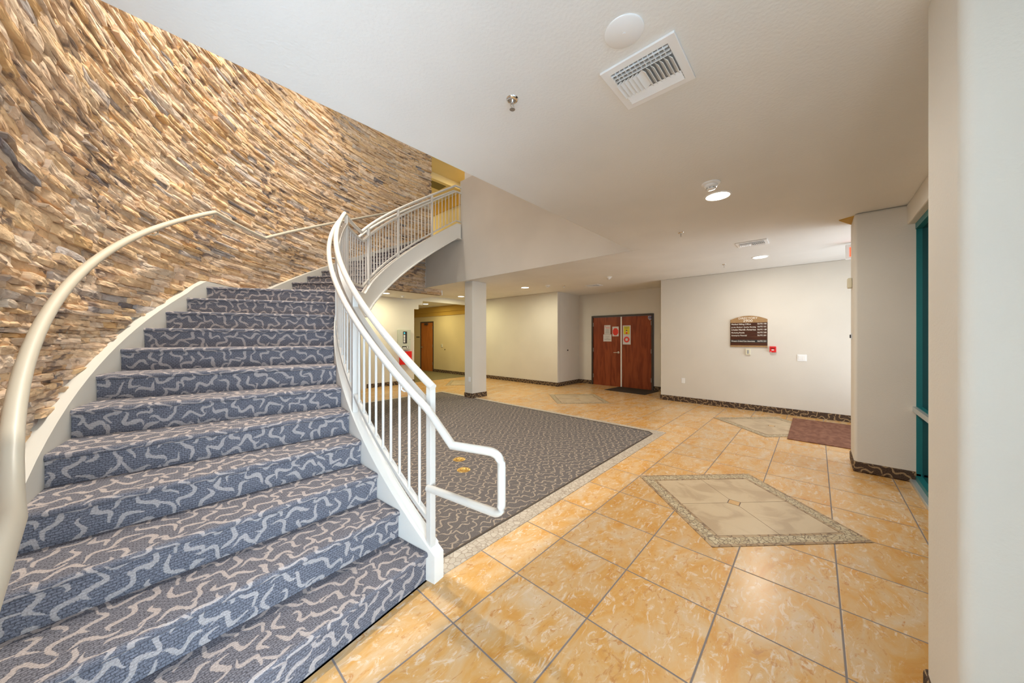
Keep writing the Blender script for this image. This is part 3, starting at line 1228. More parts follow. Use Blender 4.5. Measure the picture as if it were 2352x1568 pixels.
def ring(cx, cy, ho, hi, z0, z1):
    mb = MB()
    D = [(-1, 0), (0, -1), (1, 0), (0, 1)]
    for k in range(4):
        a, b = D[k], D[(k + 1) % 4]
        mb.prism([(cx + a[0] * ho, cy + a[1] * ho), (cx + b[0] * ho, cy + b[1] * ho), (cx + b[0] * hi, cy + b[1] * hi), (cx + a[0] * hi, cy + a[1] * hi)], z0, z1)
    return mb


def medallion(cx, cy, label):
    o = thing('floor_medallion', (cx, cy, 0), label, 'floor inlay', 'diamond tile medallions in the lobby floor')
    H = 0.862
    mk('outer_liner', ring(cx, cy, H, H - 0.035, 0.0, 0.0035), 'listello', o)
    mk('mosaic_border', ring(cx, cy, H - 0.035, H - 0.145, 0.0, 0.0035), 'mosaic', o)
    mk('inner_liner', ring(cx, cy, H - 0.145, H - 0.18, 0.0, 0.0035), 'listello', o)
    hi = H - 0.183
    g = 0.003
    q = 0.062
    D = [(-1, 0), (0, -1), (1, 0), (0, 1)]
    for k in range(4):
        d = D[k]
        # tile around each diamond corner, bounded by the lines joining the side middles to the centre
        e = D[(k + 1) % 4]
        f = D[(k - 1) % 4]
        m1 = ((d[0] + e[0]) / 2 * hi, (d[1] + e[1]) / 2 * hi)
        m2 = ((d[0] + f[0]) / 2 * hi, (d[1] + f[1]) / 2 * hi)
        u1 = Vector(((d[0] + e[0]) / 2, (d[1] + e[1]) / 2)).normalized()
        u2 = Vector(((d[0] + f[0]) / 2, (d[1] + f[1]) / 2)).normalized()
        dd = Vector(d)
        P = [Vector((d[0] * hi, d[1] * hi)), Vector(m2), u2 * q, u1 * q, Vector(m1)]
        P = [p + dd * g for p in P]
        P[0] -= dd * g * 2
        mb = MB().prism([(cx + p.x, cy + p.y) for p in P], 0.0, 0.0030)
        mk('corner_tile', mb, 'travertine', o)
    qq = (q - 0.006) / math.sqrt(2)
    mk('center_tile', MB().box(cx - qq, cx + qq, cy - qq, cy + qq, 0.0, 0.0034), 'centertile', o)
    mk('grout', diamond(cx, cy, hi + 0.002, 0.0, 0.0012), 'grout', o)
    return o


M['grout'] = newmat('grout', (0.16, 0.12, 0.10), 0.8)
medallion(3.570, 0.546, 'nearest diamond mosaic medallion in the tile floor')
medallion(7.09, 0.552, 'diamond mosaic medallion partly under the brown entry mat')
medallion(7.04, 4.286, 'diamond mosaic medallion in front of the double doors')
medallion(7.06, 8.50, 'farthest diamond medallion in yellowish floor behind the square column')
tag(mk('entry_mat', MB().box(6.33, 8.02, -1.6, 0.312, 0.0, 0.012), 'redmat', bevel=0.004), 'reddish brown entry mat beside the window column', 'mat')
me_ = bpy.data.objects['entry_mat']
bm_ = MB().prism([(8.78, 4.45), (8.66, 3.27), (9.53, 3.12), (9.53, 4.45)], 0.0, 0.010)
bm_ = MB().prism([(8.73, 4.44), (8.66, 3.27), (9.54, 3.20), (9.56, 4.36)], 0.0, 0.010)
tag(mk('door_mat', bm_, 'blackmat'), 'black door mat at the foot of the double doors', 'mat')

for i, (x, y, lb) in enumerate([(2.548, 3.211, 'round brass floor outlet cover farther from the railing foot'), (2.381, 2.923, 'round brass floor outlet cover nearest the railing foot')]):
    o = thing('floor_outlet', (x, y, 0.006), lb, 'floor outlet', 'brass floor outlets in the lobby carpet')
    mk('flange', MB().lathe((x, y, 0.006), [(0.075, 0), (0.075, 0.003), (0.066, 0.007), (0.05, 0.007)], 36), 'brass', o, smooth=True)
    mk('cap', MB().lathe((x, y, 0.006), [(0.046, 0.005), (0.046, 0.010), (0.040, 0.012), (0.012, 0.011)], 36), 'brass', o, smooth=True)
    mk('coin_slot', MB().box(x - 0.016, x + 0.016, y - 0.0025, y + 0.0025, 0.0165, 0.0185), 'dark', o)


# ------------------------------------------------------------------ ceiling fittings
def downlight(x, y, z, label, power=22, col=(1.0, 0.94, 0.84), grp='recessed round ceiling lights', r=0.098, spread=180):
    o = thing('recessed_light', (x, y, z), label, 'ceiling light', grp)
    mk('trim_ring', MB().lathe((x, y, z), [(r + 0.022, 0.0), (r + 0.020, -0.005), (r + 0.004, -0.007), (r, -0.002)], 40), 'whitepl', o, smooth=True)
    mk('lens', MB().lathe((x, y, z), [(r, -0.0075), (r * 0.6, -0.0085), (0.004, -0.009)], 40), 'lens', o, smooth=True)
    l = bpy.data.lights.new('lamp', 'AREA')
    l.shape = 'DISK'
    l.size = 0.18
    l.energy = power
    l.spread = R_(spread)
    l.color = col
    lo = bpy.data.objects.new('lamp', l)
    COL.objects.link(lo)
    lo.parent = o
    lo.location = (0, 0, -0.016)
    return o


downlight(3.742, 0.706, ZC, 'nearest round recessed ceiling light, beside the smoke detector', 34)
downlight(7.082, 0.706, ZC, 'round recessed ceiling light beside the smaller air vent', 17)
downlight(7.024, 5.951, ZC, 'round recessed ceiling light in front of the alcove beside the doors', 25, (1.0, 0.95, 0.70))
downlight(7.097, 8.851, ZC, 'round recessed ceiling light just left of the square column', 22, (1.0, 0.92, 0.52))
downlight(4.456, 8.898, 2.735, 'round recessed ceiling light under the stair landing soffit', 24, (1.0, 0.92, 0.6))
downlight(7.30, 11.30, 2.805, 'round recessed light in the yellow hallway ceiling', 17, (1.0, 0.87, 0.42))
for x, y in ((0.45, 0.706),):
    downlight(x, y, ZC, 'round recessed ceiling light nearest the glazed entrance front', 5)
for x, y, p in ((0.75, 3.2, 80), (1.3, 4.9, 60), (2.6, 6.4, 26)):  # unseen lamps added to wash the stone wall with light
    downlight(x, y, ZT, 'added unseen light high above the stair void, brightening the stone wall', p, (1.0, 0.93, 0.82), 'recessed lights high above the stair void', 0.12, 105)
downlight(7.25, 8.4, ZT, 'added hidden light over the upper landing', 22, (1.0, 0.85, 0.45), 'recessed lights high above the stair void')  # lamp added out of sight to light the upper landing
downlight(6.5, 12.4, 6.79, 'round recessed light of the upper hallway', 30, (1.0, 0.85, 0.42), 'recessed lights high above the stair void')

# big air vent
tag(mk('ceiling_disc', MB().lathe((1.445, 0.639, ZC), [(0.085, 0), (0.085, -0.004), (0.080, -0.007), (0.006, -0.008), (0.006, -0.011), (0.002, -0.011)], 48), 'white', smooth=True),
    'plain round white blanking disc beside the large air vent', 'cover plate')


def vent(cx, cy, sx, sy, label, z=ZC):
    o = thing('air_vent', (cx, cy, z), label, 'air vent', 'white square ceiling air vents')
    x0, x1, y0, y1 = cx - sx / 2, cx + sx / 2, cy - sy / 2, cy + sy / 2
    b = 0.042
    f = MB()
    O = [(x0, y0), (x1, y0), (x1, y1), (x0, y1)]
    I = [(x0 + b, y0 + b), (x1 - b, y0 + b), (x1 - b, y1 - b), (x0 + b, y1 - b)]
    for k in range(4):
        k2 = (k + 1) % 4
        f.face([(*O[k], z - 0.012), (*O[k2], z - 0.012), (*I[k2], z - 0.012), (*I[k], z - 0.012)])
        f.face([(*O[k], z), (*O[k2], z), (*I[k2], z), (*I[k], z)])
        f.face([(*O[k], z), (*O[k2], z), (*O[k2], z - 0.012), (*O[k], z - 0.012)])
        f.face([(*I[k], z), (*I[k2], z), (*I[k2], z - 0.012), (*I[k], z - 0.012)])
    mk('frame', f, 'white', o, bevel=0.003)
    mk('throat', MB().box(x0 + b * 0.9, x1 - b * 0.9, y0 + b * 0.9, y1 - b * 0.9, z - 0.0015, z - 0.0005), 'grey', o)
    ix0, ix1, iy0, iy1 = x0 + b, x1 - b, y0 + b, y1 - b
    W = ix1 - ix0
    # side banks: long slats along Y
    def slat_y(xc, w, tilt, zc=z - 0.014):
        m = MB()
        dx, dz = w / 2 * math.cos(tilt), w / 2 * math.sin(tilt)
        tx, tz = -0.0012 * math.sin(tilt), 0.0012 * math.cos(tilt)
        P = [(xc - dx - tx, zc - dz - tz), (xc + dx - tx, zc + dz - tz), (xc + dx + tx, zc + dz + tz), (xc - dx + tx, zc - dz + tz)]
        for q in range(4):
            p, r_ = P[q], P[(q + 1) % 4]
            m.face([(p[0], iy0, p[1]), (r_[0], iy0, r_[1]), (r_[0], iy1, r_[1]), (p[0], iy1, p[1])])
        m.face([(p[0], iy0, p[1]) for p in P])
        m.face([(p[0], iy1, p[1]) for p in P])
        mk('slat', m, 'white', o)
    for k in range(3):
        slat_y(ix0 + W * (0.03 + 0.09 * k), 0.016, 1.15)
        slat_y(ix1 - W * (0.045 + 0.085 * k), 0.0175, -0.5)
    # cross pins in the first bank
    m = MB()
    for k in range(1, 12):
        yy = iy0 + (iy1 - iy0) * k / 12
        m.box(ix0, ix0 + W * 0.22, yy - 0.0012, yy + 0.0012, z - 0.016, z - 0.004)
    mk('cross_bars', m, 'white', o)
    # middle bank: short louvres along X, two groups throwing apart
    xa, xb = ix0 + W * 0.27, ix1 - W * 0.28
    K = 13
    for k in range(K):
        yc = iy0 + (iy1 - iy0) * (k + 0.5) / K
        tilt = -0.6 if k >= K / 2 else 0.85
        w = 0.030
        dy, dz = w / 2 * math.cos(tilt), w / 2 * math.sin(tilt)
        ty, tz = -0.0012 * math.sin(tilt), 0.0012 * math.cos(tilt)
        zc_ = z - 0.018
        P = [(yc - dy - ty, zc_ - dz - tz), (yc + dy - ty, zc_ + dz - tz), (yc + dy + ty, zc_ + dz + tz), (yc - dy + ty, zc_ - dz + tz)]
        m = MB()
        for q in range(4):
            p, r_ = P[q], P[(q + 1) % 4]
            m.face([(xa, p[0], p[1]), (xb, p[0], p[1]), (xb, r_[0], r_[1]), (xa, r_[0], r_[1])])
        m.face([(xa, p[0], p[1]) for p in P])
        m.face([(xb, p[0], p[1]) for p in P])
        mk('louvre', m, 'white', o)
    return o


v0_ = vent(1.768, 0.651, 0.362, 0.366, 'large white ceiling air vent nearest the camera')
v1_ = vent(5.978, 0.690, 0.322, 0.372, 'white ceiling air vent beside the second recessed light')
v2_ = copy_tree(v1_, None, (7.966, 4.353, ZC))
v2_['label'] = 'farthest white ceiling air vent, near the double door alcove'


def sprinkler(x, y, z, label):
    o = thing('fire_sprinkler', (x, y, z), label, 'sprinkler', 'ceiling fire sprinklers')
    mk('escutcheon', MB().lathe((x, y, z), [(0.036, 0), (0.034, -0.004), (0.024, -0.012), (0.016, -0.012)], 28), 'chrome', o, smooth=True)
    mk('stem', MB().lathe((x, y, z), [(0.010, -0.010), (0.010, -0.026), (0.006, -0.028)], 14), 'chrome', o, smooth=True)
    m = MB()
    m.tube([(x - 0.008, y, z - 0.026), (x - 0.015, y, z - 0.040), (x, y, z - 0.058)], 0.0025, 6)
    m.tube([(x + 0.008, y, z - 0.026), (x + 0.015, y, z - 0.040), (x, y, z - 0.058)], 0.0025, 6)
    m.tube([(x, y, z - 0.026), (x, y, z - 0.056)], 0.002, 6)
    mk('yoke', m, 'chrome', o)
    mk('deflector', MB().lathe((x, y, z), [(0.004, -0.056), (0.016, -0.058), (0.016, -0.060), (0.004, -0.060)], 16), 'chrome', o)
    return o


s0 = sprinkler(1.418, 1.298, ZC, 'nearest chrome fire sprinkler on the lobby ceiling')
for x, y, lb in ((4.729, 1.313, 'second chrome fire sprinkler along the ceiling void edge'), (7.347, 1.283, 'chrome fire sprinkler above the directory wall'), (7.489, 4.984, 'farthest chrome fire sprinkler near the door alcove')):
    c = copy_tree(s0, None, (x, y, ZC))
    c['label'] = lb


def smoke(x, y, z, label):
    o = thing('smoke_detector', (x, y, z), label, 'smoke detector', 'white ceiling smoke detectors')
    mk('base_plate', MB().lathe((x, y, z), [(0.075, 0), (0.074, -0.008), (0.066, -0.014), (0.055, -0.017)], 36), 'whitepl', o, smooth=True)
    mk('body', MB().lathe((x, y, z), [(0.056, -0.015), (0.055, -0.024), (0.048, -0.034), (0.034, -0.038), (0.034, -0.052), (0.029, -0.056), (0.005, -0.057)], 36), 'whitepl', o, smooth=True)
    m = MB()
    for k in range(8):
        a = 2 * PI * k / 8
        m.box(x + 0.035 * math.cos(a) - 0.004, x + 0.035 * math.cos(a) + 0.004, y + 0.035 * math.sin(a) - 0.004, y + 0.035 * math.sin(a) + 0.004, z - 0.049, z - 0.041)
    mk('sensor_slots', m, 'grey', o)
    return o


d0 = smoke(3.40, 0.695, ZC, 'nearest white smoke detector beside the round ceiling light')
for x, y, z, lb in ((7.10, 3.504, ZC, 'white smoke detector on the ceiling before the double doors'), (7.136, 5.258, ZC, 'white smoke detector next to the far recessed light'), (5.055, 9.041, 2.735, 'white detector on the low ceiling behind the stair')):
    c = copy_tree(d0, None, (x, y, z))
    c['label'] = lb

# ------------------------------------------------------------------ directory wall items (plane X = 8.33)
XW = 8.33
ds = thing('directory_sign', (XW - 0.01, 1.0235, 1.30), 'arched bronze and dark brown building directory sign on the right wall', 'sign')
yl, yr = 1.336, 0.711
bodyp = [(yl, 1.298)]
top = []
for k in range(17):
    f = k / 16
    yy = yl + (yr - yl) * f
    top.append((yy, 1.862 + 0.078 * (1 - (2 * f - 1) ** 2)))
poly = [(yl, 1.298)] + top + [(yr, 1.298)]
m = MB()
for x in (XW - 0.022, XW):
    m.face([(x, p[0], p[1]) for p in poly])
for k in range(len(poly)):
    p, q = poly[k], poly[(k + 1) % len(poly)]
    m.face([(XW - 0.022, p[0], p[1]), (XW - 0.022, q[0], q[1]), (XW, q[0], q[1]), (XW, p[0], p[1])])
mk('back_panel', m, 'signwood', ds)
m = MB()
z = 1.800
for k in range(8):
    m.box(XW - 0.029, XW - 0.022, yr + 0.006, yl - 0.006, z - 0.0565, z - 0.002)
    z -= 0.0585
mk('slat_panel', m, 'signdark', ds)
m = MB().box(XW - 0.026, XW - 0.022, yr, yr + 0.006, 1.33, 1.80)
m.box(XW - 0.026, XW - 0.022, yl - 0.006, yl, 1.33, 1.80)
mk('side_rail', m, 'bronze', ds)
mk('black_strip', MB().box(XW - 0.0305, XW - 0.0291, yr + 0.007, yl - 0.007, 1.800 - 6 * 0.0585 - 0.055, 1.800 - 6 * 0.0585 - 0.004), 'dark', ds)
XT = XW - 0.0235
wall_text('heading_lettering', 'DIRECTORY', 0.056, XT, (yl + yr) / 2 + 0.01, 1.872, 'lettering', ds, bold=0.0004, align='CENTER', xs=1.05)
wall_text('number_lettering', '2900', 0.066, XT, (yl + yr) / 2 + 0.01, 1.815, 'lettering', ds, bold=0.0005, align='CENTER', xs=1.25)
rows = [('Medical Billing Office', 'SUITE 100', 0.040, 1.0), ('Jordan Medical / Quality Nursing', 'SUITE 101', 0.034, 0.93), ('Lhoist North America', 'SUITE 120', 0.052, 0.9),
        ('Marketing Results', 'SUITE 200', 0.040, 0.80), ('Ameriprise Financial', 'SUITE 201', 0.040, 0.82), None, ('Western Critical Care Associates', 'SUITE 221', 0.040, 0.74)]
for k, rw in enumerate(rows):
    if not rw:
        continue
    zb = 1.800 - 0.0585 * k - 0.044
    xt = XW - 0.0315
    wall_text('tenant_lettering', rw[0], rw[2], xt, yl - 0.018, zb, 'lettering', ds, bold=0.0003, xs=rw[3])
    vs, fs = text_mesh(rw[1], 0.040, bold=0.0003, align='RIGHT', xs=0.86)
    mm = MB()
    mm.v = [(xt - v[2], yr + 0.014 - v[0], zb + 0.002 + v[1]) for v in vs]
    mm.f = fs
    mm.uv = [None] * len(fs)
    mk('suite_lettering', mm, 'lettering', ds, weld=False)


def xbox(y0, y1, z0, z1, d, X=XW, e=0.0):
    return MB().box(X - d - e, X - e, min(y0, y1), max(y0, y1), z0, z1)


o = thing('thermostat', (XW, 1.03, 1.137), 'small ivory thermostat under the directory sign', 'thermostat')
mk('housing', xbox(1.072, 0.988, 1.137, 1.262, 0.03), 'ivory', o, bevel=0.006, bseg=3)
mk('display', xbox(1.046, 1.014, 1.160, 1.236, 0.002, e=0.030), 'grey', o)
o = thing('fire_alarm_pull', (XW, 0.626, 1.20), 'red fire alarm pull station right of the directory sign', 'fire alarm')
mk('housing', xbox(0.677, 0.575, 1.202, 1.318, 0.045), 'red', o, bevel=0.004)
mk('pull_bar', xbox(0.660, 0.592, 1.272, 1.290, 0.010, e=0.045), newmat('deep_red', (0.25, 0.0, 0.0), 0.5), o)
mk('white_handle', xbox(0.645, 0.607, 1.240, 1.258, 0.008, e=0.045), 'white', o)
mk('key_lock', xbox(0.664, 0.648, 1.204, 1.214, 0.004, e=0.045), 'white', o)
o = thing('light_switch', (XW, 0.195, 1.05), 'white double rocker light switch plate on the right wall', 'light switch')
mk('plate', xbox(0.263, 0.127, 1.046, 1.172, 0.008), 'white', o, bevel=0.003)
mk('rocker', xbox(0.243, 0.200, 1.070, 1.148, 0.006, e=0.008), 'whitepl', o, bevel=0.002)
mk('rocker', xbox(0.192, 0.149, 1.070, 1.148, 0.004, e=0.008), 'whitepl', o, bevel=0.002)


def outlet(X, y, z, label):
    o = thing('wall_outlet', (X, y, z), label, 'outlet', 'white wall outlets')
    mk('plate', MB().box(X - 0.007, X, y - 0.038, y + 0.038, z, z + 0.118), 'white', o, bevel=0.002)
    mk('sockets', MB().box(X - 0.010, X - 0.007, y - 0.017, y + 0.017, z + 0.062, z + 0.100).box(X - 0.010, X - 0.007, y - 0.017, y + 0.017, z + 0.018, z + 0.056), 'whitepl', o)
    return o


outlet(XW, 2.262, 0.437, 'white wall outlet low on the right wall near the alcove')
outlet(5.32, 6.30, 0.40, 'white wall outlet low on the square column')

# small plates / sensors
tag(mk('suite_plate', MB().box(8.36, 8.42, 2.765, 2.775, 1.44, 1.60), 'bronze'), 'dark suite plate on the alcove side return', 'sign')
tag(mk('suite_plate', MB().box(XW - 0.01, XW, 13.385, 13.66, 1.485, 1.53), 'bronze'), 'small dark suite plate left of the orange hallway door', 'sign')
o = thing('card_reader', (XW, 11.64, 1.0), 'small ivory wall reader right of the orange hallway door', 'wall control')
mk('housing', xbox(11.72, 11.60, 1.08, 1.21, 0.02), 'ivory', o, bevel=0.006, bseg=3)
mk('slot', xbox(11.70, 11.69, 1.12, 1.18, 0.002, e=0.02), 'bronze', o)
tag(mk('door_stop', xbox(11.47, 11.43, 0.97, 1.0, 0.02), 'bronze'), 'tiny dark bumper on the yellow hallway wall', 'wall bumper')
tag(mk('door_stop', MB().box(8.86, 8.90, 5.75, 5.77, 1.07, 1.11), 'bronze'), 'tiny dark bumper on the alcove side wall', 'wall bumper')
# items on the window column side
o = thing('key_switch', (5.60, -0.315, 1.48), 'small chrome key switch on the window column side', 'switch')
mk('plate', MB().box(5.57, 5.64, -0.315, -0.305, 1.475, 1.545), 'chrome', o, bevel=0.002)
mk('lock_core', MB().box(5.59, 5.62, -0.305, -0.295, 1.49, 1.53), 'dark', o)
tag(mk('motion_sensor', MB().box(5.57, 5.66, -0.315, -0.275, 2.08, 2.20), 'ivory', bevel=0.012, bseg=3), 'beige sensor box high on the window column side', 'sensor')
# exit sign
o = thing('exit_sign', (6.90, -0.50, 2.64), 'white ceiling exit sign with glowing red letters, half hidden by the window column', 'exit sign')
mk('housing', MB().box(6.88, 6.92, -0.66, -0.32, 2.64, 2.85), 'whitepl', o, bevel=0.005)
mk('canopy', MB().box(6.86, 6.94, -0.56, -0.42, 2.85, 2.88), 'whitepl', o, bevel=0.003)
wall_text('lettering', 'EXIT', 0.19, 6.878, -0.355, 2.675, 'exitred', o, bold=0.003, xs=0.70)

# ------------------------------------------------------------------ double doors in the alcove (plane X = 9.57)
XD = 9.57
dd = thing('door_1', (XD, 4.33, 0), 'cherry veneer double doors with dark frame', None, None, 'structure')
y0, y1, zt = 3.37, 5.295, 2.17
f = MB()
f.box(XD - 0.035, XD + 0.06, y0, y0 + 0.048, 0, zt)
f.box(XD - 0.035, XD + 0.06, y1 - 0.048, y1, 0, zt)
f.box(XD - 0.035, XD + 0.06, y0 + 0.048, y1 - 0.048, zt - 0.05, zt)
mk('door_frame', f, 'bronze', dd, bevel=0.003)
ym = 4.318
mk('door_leaf', MB().box(XD - 0.005, XD + 0.035, ym + 0.012, y1 - 0.05, 0.0015, zt - 0.053), 'cherry', dd)
mk('door_leaf', MB().box(XD - 0.005, XD + 0.035, y0 + 0.05, ym - 0.012, 0.0015, zt - 0.053), 'cherry', dd)
mk('astragal', MB().box(XD - 0.018, XD + 0.03, ym - 0.026, ym + 0.012, 0.005, zt - 0.053), 'white', dd)
for yy in (y0 + 0.052, y1 - 0.052):
    for zz in (0.22, 1.04, 1.84):
        mk('hinge', MB().box(XD - 0.022, XD - 0.004, yy - 0.011, yy + 0.011, zz, zz + 0.12), 'steel', dd)
h = mk('door_handle', MB().lathe((XD - 0.005, 4.402, 1.035), [(0.034, 0), (0.034, -0.010), (0.026, -0.016), (0.014, -0.018), (0.012, -0.05), (0.012, -0.06)], 24, axis='x'), 'steel', dd, smooth=True)
mk('lever', MB().tube([(XD - 0.055, 4.402, 1.035), (XD - 0.060, 4.44, 1.035), (XD - 0.055, 4.535, 1.030)], 0.011, 10), 'steel', h, smooth=True)


def paper(name, ya, yb, z0, z1, label, cat='notice', grp='paper notices on the double doors'):
    o = thing(name, (XD - 0.006, (ya + yb) / 2, z0), label, cat, grp)
    mk('sheet', MB().box(XD - 0.0075, XD - 0.0055, min(ya, yb), max(ya, yb), z0, z1), 'paper', o)
    return o


XP = XD - 0.0078


def lines(o, ya, yb, rows, mat='ink', name='text_lines'):
    m = MB()
    r = random.Random(3)
    for z, hh, f0, f1 in rows:
        a = ya + (yb - ya) * f0
        b = ya + (yb - ya) * f1
        # broken into words
        y = a
        while y > b + 0.004:
            wl = min(r.uniform(0.012, 0.032), y - b)
            m.box(XP - 0.0006, XP, y - wl, y, z, z + hh)
            y -= wl + 0.006
    return mk(name, m, mat, o)


p = paper('notice_sheet', 4.865, 4.660, 1.590, 1.872, 'upper white typed notice on the left door leaf')
lines(p, 4.85, 4.675, [(1.80, 0.010, 0.05, 0.95), (1.775, 0.012, 0.25, 0.95)], 'redink', 'red_heading')
lines(p, 4.85, 4.675, [(1.832, 0.020, 0.08, 0.22), (1.74, 0.006, 0.2, 0.8), (1.72, 0.006, 0.2, 0.8), (1.70, 0.006, 0.15, 0.8), (1.68, 0.006, 0.2, 0.85), (1.66, 0.006, 0.2, 0.8), (1.64, 0.006, 0.1, 0.9), (1.62, 0.006, 0.1, 0.9)])
p = paper('notice_sheet', 4.898, 4.625, 1.368, 1.586, 'lower white landscape notice on the left door leaf')
lines(p, 4.88, 4.64, [(1.51, 0.006, 0.25, 0.75), (1.465, 0.007, 0.35, 0.62), (1.428, 0.012, 0.08, 0.92)])
p = paper('stop_notice', 4.598, 4.395, 1.528, 1.822, 'white notice with red octagon on the left door leaf')
m = MB()
oc = []
for k in range(8):
    a = PI / 8 + k * PI / 4
    oc.append((4.4965 + 0.098 * math.cos(a), 1.665 + 0.118 * math.sin(a)))
m.face([(XP - 0.0006, q[0], q[1]) for q in oc])
m.face([(XP, q[0], q[1]) for q in oc])
for k in range(8):
    a, b = oc[k], oc[(k + 1) % 8]
    m.face([(XP - 0.0006, a[0], a[1]), (XP - 0.0006, b[0], b[1]), (XP, b[0], b[1]), (XP, a[0], a[1])])
mk('red_octagon', m, 'redink', p)
XP -= 0.0008
lines(p, 4.56, 4.43, [(1.73, 0.008, 0.2, 0.8), (1.70, 0.008, 0.1, 0.9), (1.67, 0.008, 0.2, 0.8), (1.64, 0.008, 0.1, 0.9), (1.61, 0.008, 0.0, 1.0), (1.585, 0.008, 0.2, 0.8)], newmat('dark_red_ink', (0.45, 0.01, 0.01), 0.6))
XP += 0.0008
p = paper('mask_poster', 4.265, 4.025, 1.283, 1.850, 'tall white poster with yellow panel and red ring on the right door leaf', 'poster')
mk('yellow_panel', MB().box(XP - 0.0006, XP, 4.055, 4.238, 1.585, 1.822), 'yelink', p)
XP -= 0.0008
m = MB()
for k in range(9):
    y = 4.235 - k * 0.0198
    m.box(XP - 0.0004, XP, y - 0.010, y, 1.814, 1.822).box(XP - 0.0004, XP, y - 0.010, y, 1.585, 1.593)
mk('dashed_edge', m, 'ink', p)
lines(p, 4.215, 4.08, [(1.785, 0.010, 0.05, 0.95), (1.765, 0.010, 0.1, 0.9), (1.74, 0.005, 0.25, 0.75)])
m = MB()
fc = (4.147, 1.676)
m.lathe((XP, fc[0], fc[1]), [(0.021, 0), (0.021, -0.0006)], 20, axis='x')
mk('figure_face', m, 'skin', p)
mk('figure_hair', MB().box(XP - 0.0012, XP, fc[0] - 0.022, fc[0] + 0.022, 1.688, 1.712), 'dark', p)
mk('figure_body', MB().box(XP - 0.0006, XP, 4.122, 4.172, 1.597, 1.650), 'redink', p)
mk('figure_mask', MB().box(XP - 0.0014, XP - 0.0007, 4.134, 4.160, 1.660, 1.672), 'paper', p)
XP += 0.0008


def annulus(cy_, cz_, ri, ro, d=0.0006):
    m = MB()
    n = 36
    for k in range(n):
        a, b = 2 * PI * k / n, 2 * PI * (k + 1) / n
        q = [(cy_ + rr * math.cos(t_), cz_ + rr * math.sin(t_)) for rr, t_ in ((ri, a), (ro, a), (ro, b), (ri, b))]
        m.face([(XP - d, x[0], x[1]) for x in q])
    return m


mk('red_ring', annulus(4.147, 1.430, 0.040, 0.084), 'redink', p)
mk('thin_ring', annulus(4.147, 1.430, 0.090, 0.093), 'redink', p)
mk('mask_straps', MB().box(XP - 0.0008, XP, 4.06, 4.234, 1.420, 1.446), 'redink', p)
mk('mask_shape', MB().box(XP - 0.0016, XP - 0.0008, 4.110, 4.184, 1.400, 1.460), 'paper', p)
# shield sticker
o = thing('shield_sticker', (XD - 0.006, 3.463, 1.99), 'small shield shaped sticker in the upper corner of the right door leaf', 'sticker')


def shield(s, x):
    cy_, cz_ = 3.467, 2.045
    P = [(-1, 1), (-0.3, 0.92), (0, 1.02), (0.3, 0.92), (1, 1), (1, 0.0), (0.75, -0.6), (0, -1.15), (-0.75, -0.6), (-1, 0.0)]
    q = [(cy_ + p[0] * 0.050 * s, cz_ + p[1] * 0.055 * s) for p in P]
    m = MB()
    m.face([(x - 0.0005, a[0], a[1]) for a in q])
    m.face([(x, a[0], a[1]) for a in q])
    for k in range(len(q)):
        a, b = q[k], q[(k + 1) % len(q)]
        m.face([(x - 0.0005, a[0], a[1]), (x - 0.0005, b[0], b[1]), (x, b[0], b[1]), (x, a[0], a[1])])
    return m


mk('rim', shield(1.0, XD - 0.0055), 'paper', o)
mk('field', shield(0.78, XD - 0.0062), 'blueink', o)
mk('emblem', MB().lathe((XD - 0.007, 3.467, 2.04), [(0.014, 0), (0.014, -0.0006)], 12, axis='x'), 'gold', o)

# ------------------------------------------------------------------ hallway door (plane X = 8.33)
hd = thing('door_2', (XW, 12.79, 0), 'orange wood hallway door with dark frame', None, None, 'structure')
f = MB()
f.box(XW - 0.02, XW + 0.05, 12.28, 12.325, 0, 2.19)
f.box(XW - 0.02, XW + 0.05, 13.255, 13.30, 0, 2.19)
f.box(XW - 0.02, XW + 0.05, 12.325, 13.255, 2.145, 2.19)
mk('door_frame', f, 'bronze', hd)
mk('door_leaf', MB().box(XW, XW + 0.04, 12.327, 13.253, 0.002, 2.143), 'oakdoor', hd)
for zz in (0.28, 1.05, 1.85):
    mk('hinge', MB().box(XW - 0.018, XW, 12.318, 12.35, zz, zz + 0.13), 'steel', hd)
h = mk('door_handle', MB().lathe((XW, 13.18, 1.05), [(0.034, 0), (0.034, -0.012), (0.014, -0.016), (0.012, -0.055)], 20, axis='x'), 'steel', hd, smooth=True)
mk('lever', MB().tube([(XW - 0.055, 13.18, 1.05), (XW - 0.055, 13.06, 1.045)], 0.012, 8), 'steel', h)
mk('door_closer', MB().box(XW - 0.06, XW, 12.72, 12.92, 2.04, 2.12), 'bronze', hd)
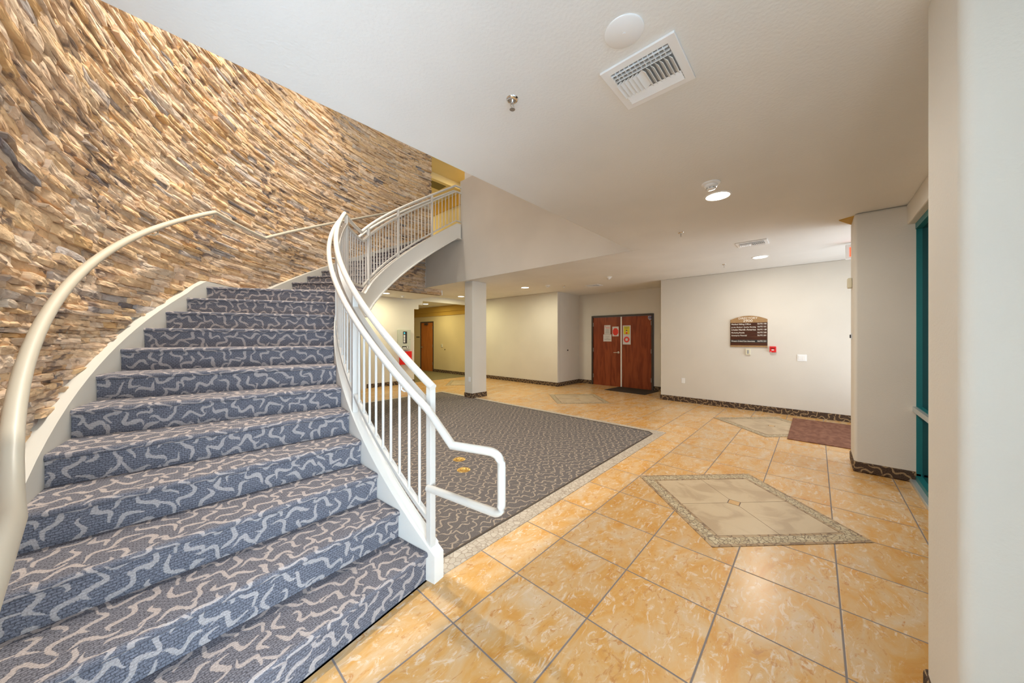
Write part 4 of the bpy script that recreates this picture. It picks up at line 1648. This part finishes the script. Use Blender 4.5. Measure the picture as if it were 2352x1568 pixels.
tag(mk('ceiling_grille', MB().box(5.95, 6.35, 10.1, 10.5, 2.795, 2.805), 'grey'), 'dark return grille in the yellow hallway ceiling', 'air vent')
tag(mk('ceiling_grille', MB().box(6.25, 7.0, 9.55, 9.98, 6.78, 6.79), newmat('olive_grille', (0.16, 0.13, 0.05), 0.7)), 'olive square ceiling grille above the upper landing', 'air vent')

# ------------------------------------------------------------------ fire panel on the panel wall (plane Y = 9.70)
YP = 9.70
o = thing('fire_alarm_cabinet', (5.44, YP, 1.10), 'grey fire alarm control cabinet on the wall under the stair', 'alarm panel')
mk('cabinet', MB().box(5.229, 5.655, YP - 0.09, YP, 1.105, 1.738), 'panelgrey', o, bevel=0.006)
mk('window', MB().box(5.385, 5.520, YP - 0.094, YP - 0.09, 1.305, 1.680), 'dark', o)
mk('label_strips', MB().box(5.400, 5.455, YP - 0.097, YP - 0.094, 1.33, 1.40).box(5.400, 5.455, YP - 0.097, YP - 0.094, 1.41, 1.48).box(5.400, 5.455, YP - 0.097, YP - 0.094, 1.49, 1.58), 'paper', o)
mk('display', MB().box(5.41, 5.45, YP - 0.097, YP - 0.094, 1.61, 1.65), 'lcd', o)
mk('name_plate', MB().box(5.355, 5.570, YP - 0.092, YP - 0.09, 1.145, 1.215), 'dark', o)
mk('name_plate_marks', MB().box(5.37, 5.49, YP - 0.094, YP - 0.092, 1.155, 1.180).box(5.51, 5.555, YP - 0.094, YP - 0.092, 1.155, 1.205), 'whitepl', o)
mk('lock', MB().box(5.62, 5.632, YP - 0.094, YP - 0.09, 1.42, 1.435), 'dark', o)
o = thing('document_box', (5.50, YP, 0.59), 'red metal document box below the grey alarm cabinet', 'box')
mk('body', MB().box(5.30, 5.70, YP - 0.07, YP, 0.635, 1.045), 'red', o, bevel=0.005)
mk('lid', MB().box(5.297, 5.703, YP - 0.078, YP - 0.07, 0.632, 1.048), 'red', o, bevel=0.002)
mk('lock', MB().box(5.668, 5.680, YP - 0.082, YP - 0.078, 0.83, 0.845), 'steel', o)
